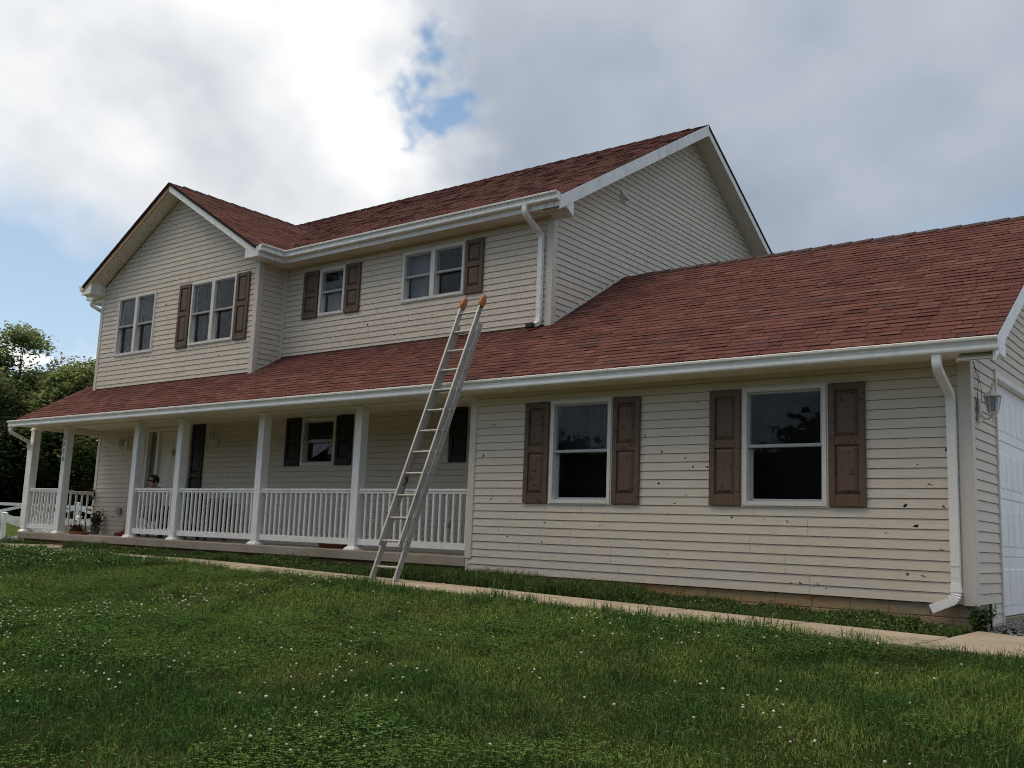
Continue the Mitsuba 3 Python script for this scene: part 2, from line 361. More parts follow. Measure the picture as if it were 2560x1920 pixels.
def siding(holder, region, O, U, N, z0, holes=None, openings=(), back=.10):
    """backing wall plus one piece for each course"""
    O, U, N = np.asarray(O, float), np.asarray(U, float), np.asarray(N, float)
    cut = region
    for o in openings: cut = cut.difference(o)
    put(holder, prism(cut, O, U, Z_, N, -back, -.014).out(), 'mat_backing', fixed=True)
    a, zlo, b, zhi = cut.bounds
    rs = np.random.default_rng(len(scene)); seam_at = []
    k0, k1 = int(math.floor((zlo - z0) / C)), int(math.ceil((zhi - z0) / C))
    for k in range(k0, k1):
        zb = z0 + k * C
        band = cut.intersection(sbox(a - 1, zb + .0005, b + 1, zb + C - .0048))
        if holes is not None: band = band.difference(holes)
        if b - a > 3.5 and k % 2 == 0: seam_at = [a + q * (b - a) + rs.uniform(-.5, .5) for q in ((.33, .67) if b - a > 5 else (.5,))]
        for q in seam_at: band = band.difference(sbox(q, zb - .01, q + .0035, zb + C - .016))
        ps = [p for p in polys(band) if p.area > 2e-4]
        if not ps: continue
        off = lambda z: .002 + .0125 * (1 - (z - zb) / C)
        ps.sort(key=lambda p: -p.area); big_ = [p for p in ps if p.area > .012] or ps[:1]
        packs = [[p] for p in big_]
        for p in ps[len(big_):]: min(packs, key=lambda q: q[0].distance(p)).append(p)
        for pack in packs:
          mb = MB()
          for p in pack:
            v2, f = tris(p)
            mb.add(O + v2[:, :1] * U + v2[:, 1:] * Z_ + off(v2[:, 1])[:, None] * N, f)
            x0, zz, x1, _ = p.bounds
            if p is not pack[0]: continue
            for seg in [s for s in getattr(cut.intersection(LineString([(x0, zb + .0006), (x1, zb + .0006)])), 'geoms', [cut.intersection(LineString([(x0, zb + .0006), (x1, zb + .0006)]))]) if s.geom_type == 'LineString' and s.length > .01]:
                (u0, _), (u1, _) = seg.coords[0], seg.coords[-1]
                q = [O + u * U + (zb + .0005) * Z_ + o * N for u in (u0, u1) for o in (off(zb), -.010)]
                mb.add(q, [[0, 2, 3, 1]])
          put(holder + '__siding_course', mb.out(), 'mat_siding')

# -- walls -----------------------------------------------------------------
W5, W6 = (-5.067, -4.115, .903, 2.256), (-2.401, -1.410, .903, 2.256)
W7 = (-11.792, -10.860, 1.598, 2.486)
W1, W2 = (-17.385, -15.945, 3.966, 5.283), (-14.702, -13.228, 3.966, 5.283)
W3, W4 = (-11.591, -10.876, 4.362, 5.283), (-9.445, -8.010, 4.362, 5.283)
def rect(w, g=.0): return sbox(w[0] - g, w[2] - g, w[1] + g, w[3] + g)
dents = [(-6.006, 1.969, 0.05, 0.3), (-6.173, 1.555, 0.025, 1.4), (-6.006, 0.967, 0.03, 0.8), (-5.613, 1.096, 0.015, 1.5), (-5.709, 0.481, 0.03, 0.5), (-5.104, 0.672, 0.025, 1.0), (-4.269, 0.658, 0.02, 1.0), (-3.653, 1.749, 0.03, 1.0), (-3.421, 1.543, 0.04, 0.5), (-3.114, 1.461, 0.03, 0.4), (-3.012, 1.357, 0.035, 0.6), (-3.459, 1.168, 0.035, 0.8), (-3.239, 0.939, 0.025, 0.8), (-3.096, 1.034, 0.02, 0.6), (-3.19, 1.774, 0.02, 0.5), (-2.522, 0.786, 0.03, 0.6), (-1.871, 0.759, 0.045, 0.5), (-0.634, 0.949, 0.035, 1.1), (-2.823, 1.353, 0.04, 0.5), (-0.383, 1.154, 0.06, 0.3), (-0.256, 0.935, 0.05, 0.6), (-0.52, 0.736, 0.07, 0.45), (-0.625, 0.264, 0.03, 0.8), (-0.477, 0.248, 0.045, 0.5), (-0.297, 0.515, 0.03, 0.5), (-1.723, 0.117, 0.045, 0.6), (-1.536, 0.113, 0.03, 0.8), (-1.825, 0.111, 0.02, 0.6), (-4.001, 0.308, 0.02, 0.5), (-5.498, 0.364, 0.02, 0.5), (-2.284, 1.653, 0.02, 0.4)]
reg = sbox(-6.40, 0, -.11, 2.40).union(sbox(-6.40, 0, 0, 2.40)).intersection(sbox(-6.40, -.0, 0, 2.40))
siding(H + '__garage_wall', reg, (0, 0, 0), X_, -Y_, 0, hail_holes(reg, 44, 3, .018, .036, dents), [rect(W5), rect(W6)])
# garage side wall with gable; door opening
DY0, DY1, DZ = 1.117, 5.99, 2.37
gab = Polygon([(0, 0), (7.24, 0), (7.24, 2.40), (3.619, 2.40 + 3.619 * S + .0), (0, 2.40)]).union(sbox(.62, -.235, 7.24, 0.01))
siding(H + '__garage_side_wall', gab, (0, 0, 0), Y_, X_, 0, None, [sbox(DY0 - .04, -1, DY1 + .04, DZ + .03)])
reg = sbox(XF, .19, -6.40, 2.62)
DOORX = (-16.83, -15.28, .19, 2.47)
siding(H + '__porch_wall', reg, (0, YF, 0), X_, -Y_, .19, hail_holes(reg, 8, 9, .008, .02), [rect(W7), rect(DOORX)])
gapex = 5.50 + (-12.59 + 15.313) * S
reg = Polygon([(XBL, 3.22), (XI, 3.22), (XI, 5.60), (XBR_, 5.60 + (XI - XBR_) * S), (XBL, 5.55)])
siding(H + '__front_gable_wall', reg, (0, Y2, 0), X_, -Y_, 3.286, hail_holes(reg, 75, 11, .026, .056), [rect(W1), rect(W2)])
reg = Polygon([(Y2, 3.25), (Y1, 3.63), (Y1, 5.42), (Y2, 5.42)])
siding(H + '__gable_return_wall', reg, (XI, 0, 0), Y_, X_, 3.286, hail_holes(reg, 4, 12, .015, .025))
reg = sbox(XI, 3.60, XR, 5.42)
siding(H + '__upper_wall', reg, (0, Y1, 0), X_, -Y_, 3.652, hail_holes(reg, 40, 13, .024, .052), [rect(W3), rect(W4)])
reg = Polygon([(Y1, 3.62), (3.619, 4.86), (7.4, 2.6), (10.41, 2.6), (10.41, 5.60), (5.976, 5.60 + 4.435 * S), (Y1, 5.60)])
siding(H + '__main_gable_wall', reg, (XR, 0, 0), Y_, X_, 3.652, None)
put(H + '__plain_wall', MB().box(-6.40, -6.30, .10, YF, 0, 2.40).out(), 'mat_siding')
put(H + '__plain_wall', MB().box(XF, XF + .1, YF + .1, 10.41, .19, 5.42).out(), 'mat_siding')
put(H + '__plain_wall', MB().box(XF, XBL, YF + .002, YF + .10, 2.62, 5.42).out(), 'mat_siding')
put(H + '__plain_wall', MB().box(XBL, XBL + .1, Y2 + .1, 5, 3.2, 5.42).out(), 'mat_siding')
put(H + '__plain_wall', MB().box(XBL, XR, 10.31, 10.41, -.3, 5.42).out(), 'mat_siding')
put(H + '__plain_wall', MB().box(XR, 0, 7.14, 7.24, -.3, 2.4).out(), 'mat_siding')


# corner posts and J-trim
def corner(x0, x1, y0, y1, z0, z1):
    put(H + '__corner_post', MB().cbox(x0, x1, y0, y1, z0, z1, .005).out(), 'mat_trim')
corner(-.105, .024, -.024, .095, -.012, 2.395)
corner(-6.424, -6.31, -.024, .09, .17, 2.395)
corner(-6.412, -6.36, -.016, .05, 0, .168)
corner(.004, .02, .60, .66, -.26, -.002)
corner(XR - .10, XR + .022, Y1 - .022, Y1 + .09, 3.60, 5.405)
corner(XI - .10, XI + .022, Y2 - .022, Y2 + .09, 3.26, 5.405)
corner(XI + .003, XI + .05, Y1 - .05, Y1 - .003, 3.64, 5.405)
corner(XBL - .022, XBL + .085, Y2 - .022, Y2 + .09, 3.26, 5.405)
corner(XF - .022, XF + .08, YF - .022, YF + .09, .192, 2.60)
corner(XF - .022, XF + .08, YF - .022, YF + .09, 3.6, 5.40)

# foundation blocks under the garage wall, and the stained footing strip
r = np.random.default_rng(2); x = -6.41
for row, (zt, zb) in enumerate(((-.006, -.13), (-.137, -.34))):
    x = -6.41 - .2 * row
    while x < -.02:
        w = .40; x1 = min(x + w - .008, -.02)
        if x1 > -6.4: put(H + '__foundation__block', MB().cbox(max(x, -6.40), x1, .016 + r.uniform(0, .005), .14, zb, zt, .005).out(), 'mat_block')
        x += w
put(H + '__foundation', MB().box(-6.40, -.02, .026, .13, -.5, -.004).out(), 'mat_block', fixed=True)
put(H + '__foundation__side', MB().box(-.03, -.012, .03, .62, -.5, -.002).out(), 'mat_slab')
put(H + '__porch_footing', MB().box(-18.8, -6.42, .10, .2, -.5, .05).out(), 'mat_block')
mb = MB().box(-.14, -.02, 1.06, 6.0, -.6, -.172)
put(H + '__footing', mb.out(), 'mat_concrete')
put(H + '__door_apron', MB().box(-.019, .16, DY0 - .06, DY1 + .1, -.5, -.245).out(), 'mat_concrete')

# porch slab
mb = MB().cbox(-18.90, -6.42, -.008, YF + .05, .052, .190, .010)
put(H + '__porch_slab', mb.out(), 'mat_slab')

# -- windows ---------------------------------------------------------------
def window(O, U, N, w, two_wide=False, drape=None, mats=('mat_frame', 'mat_sash'), seed=0):
    """casing with a sill, one or two double-hung units: sash rails, panes, a dark room behind"""
    O, U, N = (np.asarray(a, float) for a in (O, U, N))
    u0, u1, z0, z1 = w
    key = numbered(H + '__window')
    def bx(mb, a, b, c, d, n0, n1, ch=.003):
        m = MB().cbox(a, b, n0, n1, c, d, ch); v, f = m.out()
        mb.add(O + v[:, :1] * U + v[:, 1:2] * N + v[:, 2:] * Z_, f)
    fr = MB(); t = .048
    jt = .016                                              # outer J-channel, a step behind the frame
    bx(fr, u0, u0 + jt, z0, z1, -.02, .020); bx(fr, u1 - jt, u1, z0, z1, -.02, .020)
    bx(fr, u0 + jt, u1 - jt, z1 - jt, z1, -.02, .020); bx(fr, u0 + jt, u1 - jt, z0, z0 + jt, -.02, .020)
    a, b, c, d = u0 + jt + .001, u1 - jt - .001, z0 + jt + .001, z1 - jt - .001
    bx(fr, a, a + t, c, d, -.09, .032); bx(fr, b - t, b, c, d, -.09, .032); bx(fr, a + t, b - t, d - t, d, -.09, .032)
    bx(fr, a + t, b - t, c, c + t, -.09, .036)
    units = [(a + t, b - t)]
    if two_wide:
        m = (a + b) / 2; bx(fr, m - .05, m + .05, c + t, d - t, -.09, .034); units = [(a + t, m - .05), (m + .05, b - t)]
    put(key, fr.out(), mats[0], fixed=True)
    zc, zd = c + t, d - t; zm = (zc + zd) / 2
    for i, (p, q) in enumerate(units):
        sa = MB(); s = .026
        bx(sa, p, p + s, zm, zd, -.045, .004); bx(sa, q - s, q, zm, zd, -.045, .004); bx(sa, p + s, q - s, zd - s, zd, -.045, .004)
        bx(sa, p, q, zm - .016, zm + .020, -.047, .014)
        put(key + '__sash', sa.out(), mats[1])
        sa = MB()
        bx(sa, p, p + s + .012, zc, zm - .018, -.08, -.048); bx(sa, q - s - .012, q, zc, zm - .018, -.08, -.048); bx(sa, p + s, q - s, zc, zc + s + .006, -.08, -.046)
        put(key + '__sash', sa.out(), mats[1])
        for (za, zb, o) in ((zm + .02, zd - s, -.02), (zc + s, zm - .016, -.064)):
            tilt = np.random.default_rng(seed * 7 + i).uniform(-.002, .002, 4)
            q4 = [O + uu * U + zz * Z_ + (o + tt) * N for (uu, zz), tt in zip(((p + s, za), (q - s, za), (q - s, zb), (p + s, zb)), tilt)]
            put(key + '__pane', MB().add(q4, [[0, 1, 2, 3]]).out(), 'mat_glass')
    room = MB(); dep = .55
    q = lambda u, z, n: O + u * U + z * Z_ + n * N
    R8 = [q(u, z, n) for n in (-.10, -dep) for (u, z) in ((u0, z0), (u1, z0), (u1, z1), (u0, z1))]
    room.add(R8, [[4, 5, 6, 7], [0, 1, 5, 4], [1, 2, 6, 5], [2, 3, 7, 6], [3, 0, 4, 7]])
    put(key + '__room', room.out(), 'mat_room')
    for (p0, p1, za, zb, mat, amp, dpt) in (drape or ()):
        n = 40; uu = np.linspace(p0, p1, n); oo = -dpt + amp * np.sin(uu * 60 + np.sin(uu * 17) * 2) ; 
        V = np.vstack([[q(u, za, o) for u, o in zip(uu, oo)], [q(u, zb, o * .9 - .01) for u, o in zip(uu, oo)]])
        i = np.arange(n - 1)
        put(key + '__curtain', (V, np.stack([i, i + 1, i + 1 + n, i + n], 1)), mat, smooth=True)
    return key
F0, FY2, FY1, FYF = (0, 0, 0), (0, Y2, 0), (0, Y1, 0), (0, YF, 0)
window(F0, X_, -Y_, W5, seed=1, drape=[(-5.05, -4.13, 1.58, 2.24, 'mat_drape', .012, .30)])
window(F0, X_, -Y_, W6, seed=2)
window(FYF, X_, -Y_, W7, seed=3, drape=[(-11.4, -10.9, 1.62, 2.05, 'mat_drape', .01, .3)])
window(FY2, X_, -Y_, W1, True, [(-17.36, -17.1, 3.98, 5.26, 'mat_drape', .02, .16), (-16.98, -16.72, 3.98, 5.26, 'mat_drape', .02, .16), (-16.62, -16.3, 3.98, 5.26, 'mat_drape', .02, .16), (-16.2, -15.97, 3.98, 5.26, 'mat_drape', .02, .18)], seed=4)
window(FY2, X_, -Y_, W2, True, [(-14.68, -14.45, 3.98, 5.26, 'mat_drape', .02, .2)], seed=5)
window(FY1, X_, -Y_, W3, False, [(-11.56, -10.9, 4.37, 4.83, 'mat_curtain', .006, .14)], seed=6)
window(FY1, X_, -Y_, W4, True, [(-9.42, -8.75, 4.37, 5.26, 'mat_curtain', .010, .15)], seed=7)

# -- shutters --------------------------------------------------------------
def shutter(u0, u1, z0, z1, y, mat, mid=.44):
    key = numbered(H + '__shutter'); mb = MB(); st = .068
    mb.cbox(u0, u1, y - .020, y - .012, z0, z1, .002)
    zm = z1 - (z1 - z0) * mid
    for a, b, c, d in ((u0, u0 + st, z0, z1), (u1 - st, u1, z0, z1)):
        mb.cbox(a, b, y - .046, y - .021, c, d, .004)
    for c, d in ((z0, z0 + .12), (zm - .045, zm + .045), (z1 - .075, z1)):
        mb.cbox(u0 + st + .0005, u1 - st - .0005, y - .0445, y - .021, c, d, .004)
    put(key, mb.out(), mat, fixed=True)
    for c, d in ((z0 + .12, zm - .045), (zm + .045, z1 - .075)):
        a, b = u0 + st + .012, u1 - st - .012; c += .014; d -= .014; g = .034
        P = [[x, y - .024, z] for x in (a, b) for z in (c, d)] + [[x, y - .043, z] for x in (a + g, b - g) for z in (c + g, d - g)]
        h = trimesh.Trimesh(P).convex_hull
        put(key + '__panel', (h.vertices, h.faces), mat)
    return key
for u0, u1 in ((-5.461, -5.078), (-4.104, -3.718), (-2.791, -2.412), (-1.399, -1.013)):
    shutter(u0, u1, .923, 2.226, 0, 'mat_shutter', .47)
shutter(-15.10, -14.715, 3.965, 5.265, Y2, 'mat_shutter', .47); shutter(-13.215, -12.83, 3.965, 5.265, Y2, 'mat_shutter', .47)
shutter(-12.015, -11.605, 4.362, 5.27, Y1, 'mat_shutter', .5); shutter(-10.863, -10.48, 4.362, 5.27, Y1, 'mat_shutter', .5); shutter(-7.998, -7.615, 4.362, 5.27, Y1, 'mat_shutter', .46)
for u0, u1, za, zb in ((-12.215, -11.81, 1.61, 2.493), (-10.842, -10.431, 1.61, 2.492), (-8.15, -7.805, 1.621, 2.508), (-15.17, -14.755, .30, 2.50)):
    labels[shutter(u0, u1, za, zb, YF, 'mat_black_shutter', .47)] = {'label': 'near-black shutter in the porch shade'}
put(H + '__casing_strip', MB().cbox(-8.33, -8.18, YF - .03, YF, 1.62, 2.51, .004).out(), 'mat_trim')

# -- front door ------------------------------------------------------------
key = H + '__front_door'
mb = MB(); x0, x1 = -16.34, -15.42; y = YF + .03
mb.cbox(x0, x1, y, y + .045, .215, 2.39, .003)
put(key, mb.out(), 'mat_frame', fixed=True)
xm = (x0 + x1) / 2
for a, b in ((x0 + .11, xm - .05), (xm + .05, x1 - .11)):
    for c, d in ((2.02, 2.24), (1.32, 1.95), (.42, 1.16)):
        g = .03; P = [[x, y - .001, z] for x in (a, b) for z in (c, d)] + [[x, y - .012, z] for x in (a + g, b - g) for z in (c + g, d - g)]
        h = trimesh.Trimesh(P).convex_hull; put(key + '__panel', (h.vertices, h.faces), 'mat_frame')
mb = MB()
for a, b, c, d in ((DOORX[0], -16.75, .19, 2.47), (-16.44, x0 - .01, .19, 2.47), (x1 + .01, DOORX[1] + .04, .19, 2.47), (-16.749, -16.441, 2.40, 2.47), (x0 - .009, x1 + .009, 2.40, 2.47), (-16.749, -16.441, .19, .75)):
    mb.cbox(a, b, YF - .03, YF + .07, c, d, .004)
put(key + '__casing', mb.out(), 'mat_frame')
put(key + '__sidelight', MB().add([[-16.75, YF + .03, .75], [-16.44, YF + .03, .75], [-16.44, YF + .03, 2.40], [-16.75, YF + .03, 2.40]], [[0, 1, 2, 3]]).out(), 'mat_glass')
put(key + '__sidelight_curtain', MB().box(-16.75, -16.44, YF + .09, YF + .10, .75, 2.40).out(), 'mat_curtain')
put(key + '__threshold', MB().cbox(DOORX[0], DOORX[1], YF - .06, YF + .06, .191, .214, .003).out(), 'mat_wood')
kn = trimesh.creation.revolve([(0, -.085), (.012, -.075), (.02, -.05), (.045, -.02), (.05, 0), (.04, .03), (.014, .06), (.01, .08), (0, .09)], sections=12); kn.apply_scale([1, .45, 1]); kn.apply_translation([-15.868, y - .02, 1.945])
put(key + '__knocker', kn, 'mat_brass', smooth=True)
hd = trimesh.creation.icosphere(2, .03); hd.apply_translation([x1 - .08, y - .05, 1.12]); put(key + '__handle', hd, 'mat_brass', smooth=True)

# -- garage door -------------------------------------------------------------
key = H + '__garage_door'
put(key, MB().box(-.10, -.075, DY0, DY1, -.166, DZ).out(), 'mat_white', fixed=True)
nsec = 4; hs = (DZ + .166) / nsec
for i in range(nsec):
    zb = -.166 + i * hs; mb = MB().cbox(-.078, -.055, DY0 + .004, DY1 - .004, zb + .004, zb + hs - .004, .004)
    put(key + '__section', mb.out(), 'mat_white')
    npan = 16; wp = (DY1 - DY0) / npan
    for j in range(6):
        a, b = DY0 + j * wp + .035, DY0 + (j + 1) * wp - .02
        for c, d in ((zb + .10, zb + hs - .12),):
            g = .022; P = [[-.056, yy, z] for yy in (a, b) for z in (c, d)] + [[-.049, yy, z] for yy in (a + g, b - g) for z in (c + g, d - g)]
            h = trimesh.Trimesh(P).convex_hull; put(key + '__panel', (h.vertices, h.faces), 'mat_white')
mb = MB().cbox(-.10, .022, DY0 - .045, DY0, -.24, DZ + .001, .004); mb.cbox(-.10, .022, DY1, DY1 + .045, -.24, DZ + .001, .004); mb.cbox(-.10, .0225, DY0 - .045, DY1 + .045, DZ + .002, DZ + .07, .004)
mb.cbox(.003, .03, DY0 - .075, DY0 - .046, -.24, DZ + .09, .003)
put(key + '__jamb', mb.out(), 'mat_frame')
put(H + '__garage_floor', MB().box(-6.3, -.11, .14, 7.1, -.25, -.17).out(), 'mat_slab')

# -- roofs ---------------------------------------------------------------------
SV_F = np.array([0, CS, S * CS]); NF = np.array([0, -S * CS, CS])
roofs = []     # (holder, polygon in (u, s), O, U, S dir, N)
def lower(poly): return poly
def upslope(pts, c0): return [(u, (h - c0) / CS) for u, h in pts]
E1, E2 = -.46, 1.22                  # eave lines of lower and upper front slopes
ZE1 = 2.49 + S * (E1 + .437); ZE2 = 5.608 + S * (E2 - 1.254)
lowp = Polygon(upslope([(-18.80, E1), (.35, E1), (.35, 3.619), (XR + .004, 3.619), (XR + .004, Y1 - .004), (XI + .004, Y1 - .004), (XI + .004, Y2 - .004), (XBL - .03, Y2 - .004), (XBL - .03, Y1 - .004), (-18.80, Y1 - .004)], E1))
gar = lowp.intersection(sbox(XR - .3, -1, 9, 9)); por = lowp.difference(sbox(XR - .3, -1, 9, 9))
mainp = Polygon(upslope([(-12.313, 1.254), (-12.28, E2), (-5.89, E2), (-5.89, 5.976), (-19.12, 5.976), (-19.12, E2), (-18.30, E2), (-18.30, 4.3), (-15.36, 4.301)], E2))
roofs.append((H + '__garage_roof', gar, np.array([0, E1, ZE1]), X_, SV_F, NF))
roofs.append((H + '__porch_roof', por, np.array([0, E1, ZE1]), X_, SV_F, NF))
roofs.append((H + '__main_roof', mainp, np.array([0, E2, ZE2]), X_, SV_F, NF))
EX = -12.28; ZEX = 5.608 + S * (-12.313 - EX)
SV_R = np.array([-CS, 0, S * CS]); NR = np.array([S * CS, 0, CS])
bumpp = Polygon([(.52, 0), (1.254 - .02, 0), (-11.059 + 15.313, (EX + 15.313) / CS), (.52, (EX + 15.313) / CS)])
roofs.append((H + '__front_gable_roof', bumpp, np.array([EX, 0, ZEX]), Y_, SV_R, NR))
EXL = 2 * XBR_ - EX; SV_L = np.array([CS, 0, S * CS]); NL = np.array([-S * CS, 0, CS])
bumpl = Polygon([(.52, 0), (4.0, 0), (4.25, (XBR_ - EXL) / CS), (.52, (XBR_ - EXL) / CS)])
roofs.append((H + '__front_gable_roof_001', bumpl, np.array([EXL, 0, ZEX]), Y_, SV_L, NL))
# rear slopes
SB = np.array([0, -CS, S * CS]); NB = np.array([0, S * CS, CS])
zr1 = ZE1 + S * (3.619 - E1); zr2 = ZE2 + S * (5.976 - E2)
roofs.append((H + '__garage_roof_001', sbox(XR, 0, .35, (3.619 - E1) / CS), np.array([0, 2 * 3.619 - E1, ZE1]), X_, SB, NB))
roofs.append((H + '__main_roof_001', sbox(-19.12, 0, -5.89, (5.976 - E2) / CS), np.array([0, 2 * 5.976 - E2, ZE2]), X_, SB, NB))

EXPO = .127; 
tones = 0.68 * np.array([[.215, .072, .055], [.175, .058, .045], [.245, .092, .068], [.145, .048, .040], [.190, .064, .052], [.225, .088, .062], [.105, .056, .056], [.275, .115, .082]])
tones = .76 * (.6 * tones + .4 * 0.68 * np.array([.180, .082, .072])) * [.97, 1.10, 1.17]
single, rest = [], {}
r = np.random.default_rng(21)
for holder, poly, O, U, SD, N in roofs:
    put(holder, prism(poly, O, U, SD, N, -.045, -.002).out(), 'mat_deck', fixed=True)
    if holder.endswith('_001'):
        put(holder + '__covering', prism(poly, O, U, SD, N, -.0015, .006).out(), 'mat_ridge'); continue
    a, s0, b, s1 = poly.bounds
    for k in range(int((s1) / EXPO) + 1):
        sa, sb = k * EXPO - (.012 if k == 0 else 0), (k + 1) * EXPO + .004
        cuts = [a + r.uniform(-.3, 0)]
        while cuts[-1] < b: cuts.append(cuts[-1] + r.choice([.14, .17, .20, .24, .28, .33]) * r.uniform(.9, 1.1))
        for u0, u1 in zip(cuts, cuts[1:]):
            piece = sbox(u0 + .003, sa, u1 - .003, sb).intersection(poly)
            for p in polys(piece):
                if p.area < 4e-4: continue
                ring = np.array(p.exterior.coords)[:-1]; m = len(ring)
                if m > 8: continue
                if p.exterior.is_ccw is False: ring = ring[::-1]
                th = r.choice([.006, .006, .0105]) * r.uniform(.9, 1.15); lift = r.uniform(-.001, .0015)
                top = lift + .003 + (th) * (1 - np.clip((ring[:, 1] - k * EXPO) / EXPO, 0, 1))
                base = O + ring[:, :1] * U + ring[:, 1:] * SD
                tv = base + top[:, None] * N
                c = tones[r.choice(8, p=[.2, .2, .14, .12, .14, .1, .05, .05])] * r.uniform(.86, 1.14)
                mb = MB(); mb.add(tv, [[0, i, i + 1] for i in range(1, m - 1)], c)
                for i in range(m):
                    j = (i + 1) % m
                    mb.add([base[i] - .002 * N, base[j] - .002 * N, tv[j], tv[i]], [[0, 1, 2, 3]], (.060, .030, .026))
                d = np.linalg.norm(base.mean(0) - CAM)
                single.append((d / math.sqrt(p.area), holder, mb))
order = sorted(range(len(single)), key=lambda i: single[i][0])
chosen = set(order[:298])
allrest = MB()
for i, (d, holder, mb) in enumerate(single):
    if i in chosen: put(holder + '__shingle', mb.out(), 'mat_shingle', color=mb.col())
    else: allrest.add(*mb.out(), col=mb.col())
put(H + '__shingle_field', allrest.out(), 'mat_shingle', color=allrest.col()); labels[H + '__shingle_field'] = {'kind': 'stuff', 'label': 'red-brown asphalt shingles of the farther roof slopes'}
# ridge caps: overlapping bent pieces
def ridge(p0, p1, side, seg=.30, key='ridge_cap'):
    p0, p1 = np.array(p0, float), np.array(p1, float); L = np.linalg.norm(p1 - p0); d = (p1 - p0) / L; side = np.array(side, float)
    mb = MB(); n = int(L / seg); rr = np.random.default_rng(4)
    for i in range(n):
        a, b = p0 + d * (i * seg), p0 + d * min(L, (i + 1) * seg + .02); la, lb = .020 + rr.uniform(0, .006), .009
        w = .145; dr_ = np.array([0, 0, -w * S * CS])
        V = [a + [0, 0, la], a + side * w * CS + dr_ + [0, 0, la], a - side * w * CS + dr_ + [0, 0, la], b + [0, 0, lb], b + side * w * CS + dr_ + [0, 0, lb], b - side * w * CS + dr_ + [0, 0, lb]]
        V += [x - np.array([0, 0, .012]) for x in V]
        mb.add(V, [[0, 1, 4, 3], [0, 3, 5, 2]]); mb.add(V, [[0, 6, 7, 1], [0, 2, 8, 6], [1, 7, 10, 4], [2, 5, 11, 8]])
    put(H + '__' + key, mb.out(), 'mat_ridge')
ridge((-5.95 - .35, 5.976, zr2 + .004), (-19.1, 5.976, zr2 + .004), Y_)
ridge((.33, 3.619, zr1 + .004), (XR + .18, 3.619, zr1 + .004), Y_)
ridge((XBR_, .62 + .25, ZEX + S * (EX - XBR_) + .004), (XBR_, 4.2, ZEX + S * (EX - XBR_) + .004), X_)
# step flashing where roofs meet walls
mb = MB()
for (xa, ya, xb, yb, n) in ((XR, Y1, XR, 3.619, X_), ):
    pa, pb = np.array([xa, ya, ZE1 + S * (ya - E1)]), np.array([xb, yb, ZE1 + S * (yb - E1)])
    V = [pa + n * .017 + [0, 0, -.02], pb + n * .017 + [0, 0, -.02], pb + n * .017 + [0, 0, .045], pa + n * .017 + [0, 0, .045]]; V += [v + n * .004 for v in V]
    mb.add(V, [[0, 1, 2, 3], [4, 5, 6, 7], [3, 2, 6, 7], [0, 1, 5, 4]])
put(H + '__step_flashing', mb.out(), 'mat_trim'); mb = MB()
pa, pb = np.array([XI + .02, Y2, ZE1 + S * (Y2 - E1)]), np.array([XI + .02, Y1, ZE1 + S * (Y1 - E1)])
V = [pa + [0, 0, -.02], pb + [0, 0, -.02], pb + [0, 0, .03], pa + [0, 0, .03]]; V += [v + X_ * .004 for v in V]; mb.add(V, [[0, 1, 2, 3], [4, 5, 6, 7], [3, 2, 6, 7], [0, 1, 5, 4]])
put(H + '__step_flashing', mb.out(), 'mat_trim')
mb = MB()
for xa, xb, y in ((XI, XR, Y1), (XBL, XI, Y2)):
    z = ZE1 + S * (y - E1); mb.box(xa, xb, y - .020, y - .005, z - .02, z + .022)
put(H + '__apron_flashing', mb.out(), 'mat_ridge')

# -- soffits, fascia, rakes, returns -----------------------------------------------
def soffit_x(x0, x1, y0, y1, z, w=.30):
    n = max(1, int(round((x1 - x0) / w))); w = (x1 - x0) / n; mb = MB()
    for i in range(n):
        a = x0 + i * w
        for (p, q) in ((0, .31), (.345, .655), (.69, 1 - .02)):
            mb.box(a + p * w, a + q * w, y0, y1, z, z + .012)
        mb.box(a, a + w, y0, y1, z + .008, z + .014)
    put(H + '__soffit', mb.out(), 'mat_soffit')
ZS1, ZS2 = 2.397, 5.411
soffit_x(-18.80, .34, -.425, .07, ZS1)
soffit_x(-18.80, -6.43, .235, YF, 2.502)
soffit_x(-12.22, -5.90, 1.195, Y1, ZS2); 
put(H + '__soffit', MB().box(XI, -12.22, .56, Y1, ZS2, ZS2 + .012).out(), 'mat_soffit')
put(H + '__soffit', MB().box(-18.42, XBL, .56, 3, ZS2, ZS2 + .012).out(), 'mat_soffit')
# fascia boards behind the gutters
put(H + '__fascia', MB().box(-18.75, .34, -.44, -.426, 2.385, ZE1 + .005).out(), 'mat_white')
put(H + '__fascia', MB().box(-12.25, -5.90, 1.182, 1.196, 5.40, ZE2 + .01).out(), 'mat_white')
put(H + '__fascia', MB().box(-12.226, -12.212, .56, 1.17, 5.40, ZEX + .01).out(), 'mat_white')
